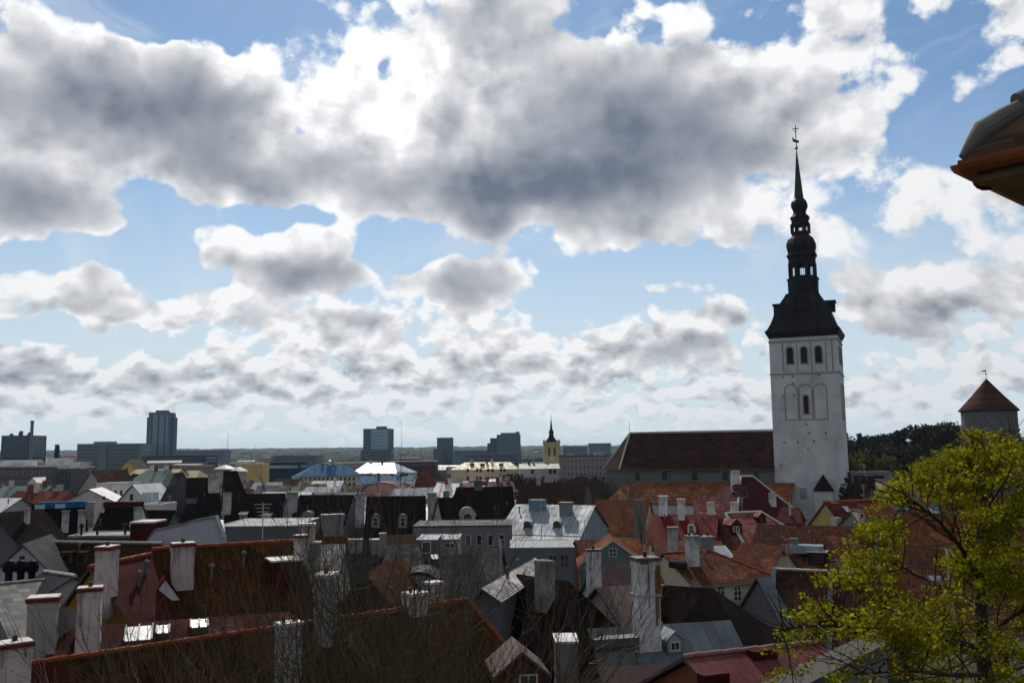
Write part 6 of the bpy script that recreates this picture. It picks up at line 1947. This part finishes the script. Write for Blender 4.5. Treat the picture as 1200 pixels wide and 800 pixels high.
def hill_tree(key, px, top, Y, where, scale=None, group='trees on the wooded slope'):
    nm, lab = KIND_LABEL[key]
    p = P(px, top, Y)
    g = ground(p.x, Y)
    H = PROTO[key][3]
    if key not in _first:
        r = thing(nm, lab + ' ' + where, 'tree', (p.x, Y, g), 0, group)
        PROTO[key][0].build('trunk', BARK, r, uv=False); PROTO[key][1].build('crown', PROTO[key][2], r, uv=False)
        _first[key] = r
    else:
        r = copy_tree(_first[key]); r['label'] = lab + ' ' + where; r['group'] = group
        r.location = (p.x, Y, g)
    s = max(0.35, (p.z - g) / H)
    w = scale or min(s, 1.3)
    r.scale = (w, w, s)
    r.rotation_euler = (0, 0, (px * 7.31) % 6.28)
    return r


rg = random.Random(77)
TOPS = [(1000, 511), (1008, 509), (1017, 511), (1026, 508), (1034, 510), (1043, 507), (1051, 503), (1059, 500), (1068, 502), (1077, 498), (1086, 497), (1094, 500), (1102, 499), (1111, 495), (1120, 498), (1129, 503)]
for i, (px, top) in enumerate(TOPS):
    key = ('dark', 'fir', 'brown', 'dark2', 'brown', 'dark', 'dark2', 'dark2', 'brown', 'brown', 'dark2', 'dark', 'brown', 'brown', 'brown', 'dark')[i]
    ords = ('at the left end of the wooded skyline', 'near the left end of the wooded skyline', 'low on the skyline near the white tower', 'on the skyline a little right of the white tower',
            'on the wooded skyline before the line climbs', 'where the wooded skyline begins to climb', 'forming the left of the dark hump on the skyline', 'topping the dark hump on the wooded skyline', 'just right of the dark hump on the skyline',
            'with wide crown, between dark hump and fortress', 'midway between dark hump and fortress tower', 'left of the sparse crowns beside the fortress', 'with sparse crown, second left of the fortress', 'with high sparse crown close left of the fortress',
            'touching the left side of the fortress', 'in front of the foot of the fortress tower')[i]
    hill_tree(key, px + rg.uniform(-2, 2), top, 380 + rg.uniform(-25, 30), ords)
for i in range(26):
    key = rg.choice(['dark', 'dark2', 'brown', 'dark', 'brown', 'dark2'])
    px = 1000 + (i * 8.1) % 200
    hill_tree(key, px, 519 + rg.uniform(0, 16) + (6 if i > 13 else 0), 300 + rg.uniform(0, 60), 'among the lower trees of the wooded slope')
for i, (px, top) in enumerate(((1003, 535), (1013, 538), (1042, 541), (1190, 512), (1204, 508))):
    hill_tree('green', px, top, 262 if i < 3 else 300, ('low beside the white church tower', 'second from the church tower, low on the slope', 'at the foot of the slope left of the maple', 'behind the maple top, right of the fortress tower', 'at the right edge behind the maple')[i])
hill_tree('fir', 67, 522, 640, 'standing alone left of the banded office block', 1.4, None)
for i, (px, top, Y, key, wh) in enumerate(((600, 556, 300, 'brown', 'behind the dark ridges left of the bare trees'), (628, 560, 260, 'brown', 'under the yellow church tower behind the bare trees'), (664, 562, 250, 'brown', 'in the thicket before the pink-grey building'), (690, 558, 262, 'brown', 'in the thicket close to the left end of the nave'),
        (430, 557, 430, 'green', 'by the blue awning-like roof'), (462, 556, 430, 'green', 'in front of the silver roof'), (1016, 560, 205, 'brown', 'between church tower and dark roofed house'), (152, 556, 300, 'brown', 'beside the green-grey hipped roof'))):
    hill_tree(key, px, top, Y, wh, None, 'trees among the town roofs')


# ---- far woods that read as one mass
def far_woods():
    rng = random.Random(5)
    mb = MB()
    ico = bmesh.new(); bmesh.ops.create_icosphere(ico, subdivisions=1, radius=1.0)
    iv = [v.co.copy() for v in ico.verts]; fi = [tuple(v.index for v in f.verts) for f in ico.faces]; ico.free()
    n = 0
    while n < 5200:
        Y = 520 * (8000 / 520) ** rng.random()
        x = Y * rng.uniform(-0.66, 0.62)
        dens = mnoise.noise(Vector((x / (120 + Y * 0.12), Y / (160 + Y * 0.12), 0.7)))
        if Y < 1800 and dens < 0.05: continue
        n += 1
        s = rng.uniform(3.0, 6.5) * (1 + Y / 700)
        hgt = rng.uniform(4.5, 8) + Y / 2200
        g = ground(x, Y)
        vs = [Vector((x + v.x * s * rng.uniform(.75, 1.25), Y + v.y * s, g + hgt * 0.5 + v.z * hgt * rng.uniform(.65, 1.2))) for v in iv]
        mb.mesh(vs, fi)
    m, nt, b = new_mat('far_woods_green')
    n1 = noise(nt, objco(nt), 0.02, 5, 0.65)
    c = mix(nt, n1.ramp(0.35, 0.65), (0.022, 0.032, 0.02), (0.05, 0.055, 0.032))
    nt.links.new(c.s, b.inputs['Base Color']); b.inputs['Roughness'].default_value = 1.0
    b.inputs['Specular IOR Level'].default_value = 0.1
    ob = mb.build('far_woods', m, uv=False)
    tag(ob, 'distant belts of woodland and park trees below the horizon', 'woods', kind='stuff')


far_woods()


# ------------------------------------------------------------------ remaining far roofs between the landmarks
LANDMARKS = [(20, 'the navy blue block'), (75, 'the brown apartment building'), (128, 'the banded office block'), (187, 'the slab high-rise'), (267, 'the radio mast'), (386, 'the blue hipped roof'), (442, 'the blue glass tower'),
             (521, 'the narrow blue tower block'), (591, 'the stepped hotel block'), (646, 'the yellow church tower'), (690, 'the pinkish grey building'), (1020, 'the white church tower')]


def fill():
    rng = random.Random(12)
    cols = [('white', Z_WHITE, 4), ('red', T_RUST, 2), ('grey', Z_GREY, 3), ('brown', T_DBROWN, 3), ('pink', Z_PINKRED, 2), ('pale', T_PALE, 3)]
    bag = [c for c in cols for _ in range(c[2])]
    walls = [OLDWHITE, BEIGE, GREYP, CREAM, PINKWHITE]
    for i in range(185):
        far = i >= 130
        if far:
            Y = rng.uniform(480, 1900); px = rng.uniform(0, 720)
            top = 528 + 8000 / Y * rng.uniform(0.9, 1.5) + rng.uniform(0, 3)
            w = rng.uniform(12, 40)
        else:
            Y = rng.uniform(215, 430); px = rng.uniform(232, 600)
            z = rng.uniform(9, 15.5)
            top = 525 + (600 - px) * 0.0105 + (28 - z) * F_PX / Y
            w = rng.uniform(8, 18)
            if top < 557: top += 6
        nm, mt, _ = rng.choice(bag)
        dpx = w / Y * F_PX
        near = min(LANDMARKS, key=lambda l: abs(l[0] - px))
        side = 'left of' if px < near[0] - 8 else ('right of' if px > near[0] + 8 else 'in front of')
        lab = ('%s-roofed %s among the %s roofs %s %s' % (nm, 'shed' if far else 'town house', 'distant' if far else 'crowded', side, near[1]))
        grp = lab.replace('-roofed', '-roofed').replace('among the', 'in the')
        p = P(px, top, Y)
        if p.z - ground(p.x, Y) < 3: continue
        h = house(lab, (px, top), Y, az=90 + rng.uniform(-22, 22), L=w, wf=rng.uniform(4, 6), rise=rng.uniform(2.2, 4.5) if not far else rng.uniform(0.6, 2.5),
                  roof=mt, wall=rng.choice(walls), hA=rng.choice([0, 0, 2]), name='shed' if far else 'town_house', cat='shed' if far else 'house', group=grp, zg=None)
        if not far and rng.random() < 0.75:
            x = rng.uniform(-0.35, 0.35) * h.L
            mb = MB(); mb.box((x, rng.uniform(-1, 1), h.zr + 0.1), (1.1, 0.8, 2.2)); mb.build('chimney', rng.choice([OLDWHITE, BRICKW, PINKWHITE]), h.roof)


fill()

# ------------------------------------------------------------------ thin air over the town
def haze():
    mb = MB()
    R = 16500
    mb.mesh([(-R, -R, -60), (R, -R, -60), (R, R, -60), (-R, R, -60), (-R, -R, 150), (R, -R, 150), (R, R, 150), (-R, R, 150)],
            [(3, 2, 1, 0), (4, 5, 6, 7), (0, 1, 5, 4), (1, 2, 6, 5), (2, 3, 7, 6), (3, 0, 4, 7)])
    m = bpy.data.materials.new('thin_haze'); m.use_nodes = True
    nt = m.node_tree; nt.nodes.clear()
    v = node(nt, 'ShaderNodeVolumePrincipled', Color=(0.62, 0.80, 1.0, 1), Density=HAZE, Anisotropy=0.3)
    out = nt.nodes.new('ShaderNodeOutputMaterial')
    nt.links.new(v.outputs[0], out.inputs['Volume'])
    o = mb.build('haze', m, uv=False)
    o['kind'] = 'stuff'


HAZE = 4.0e-5
if HAZE: haze()
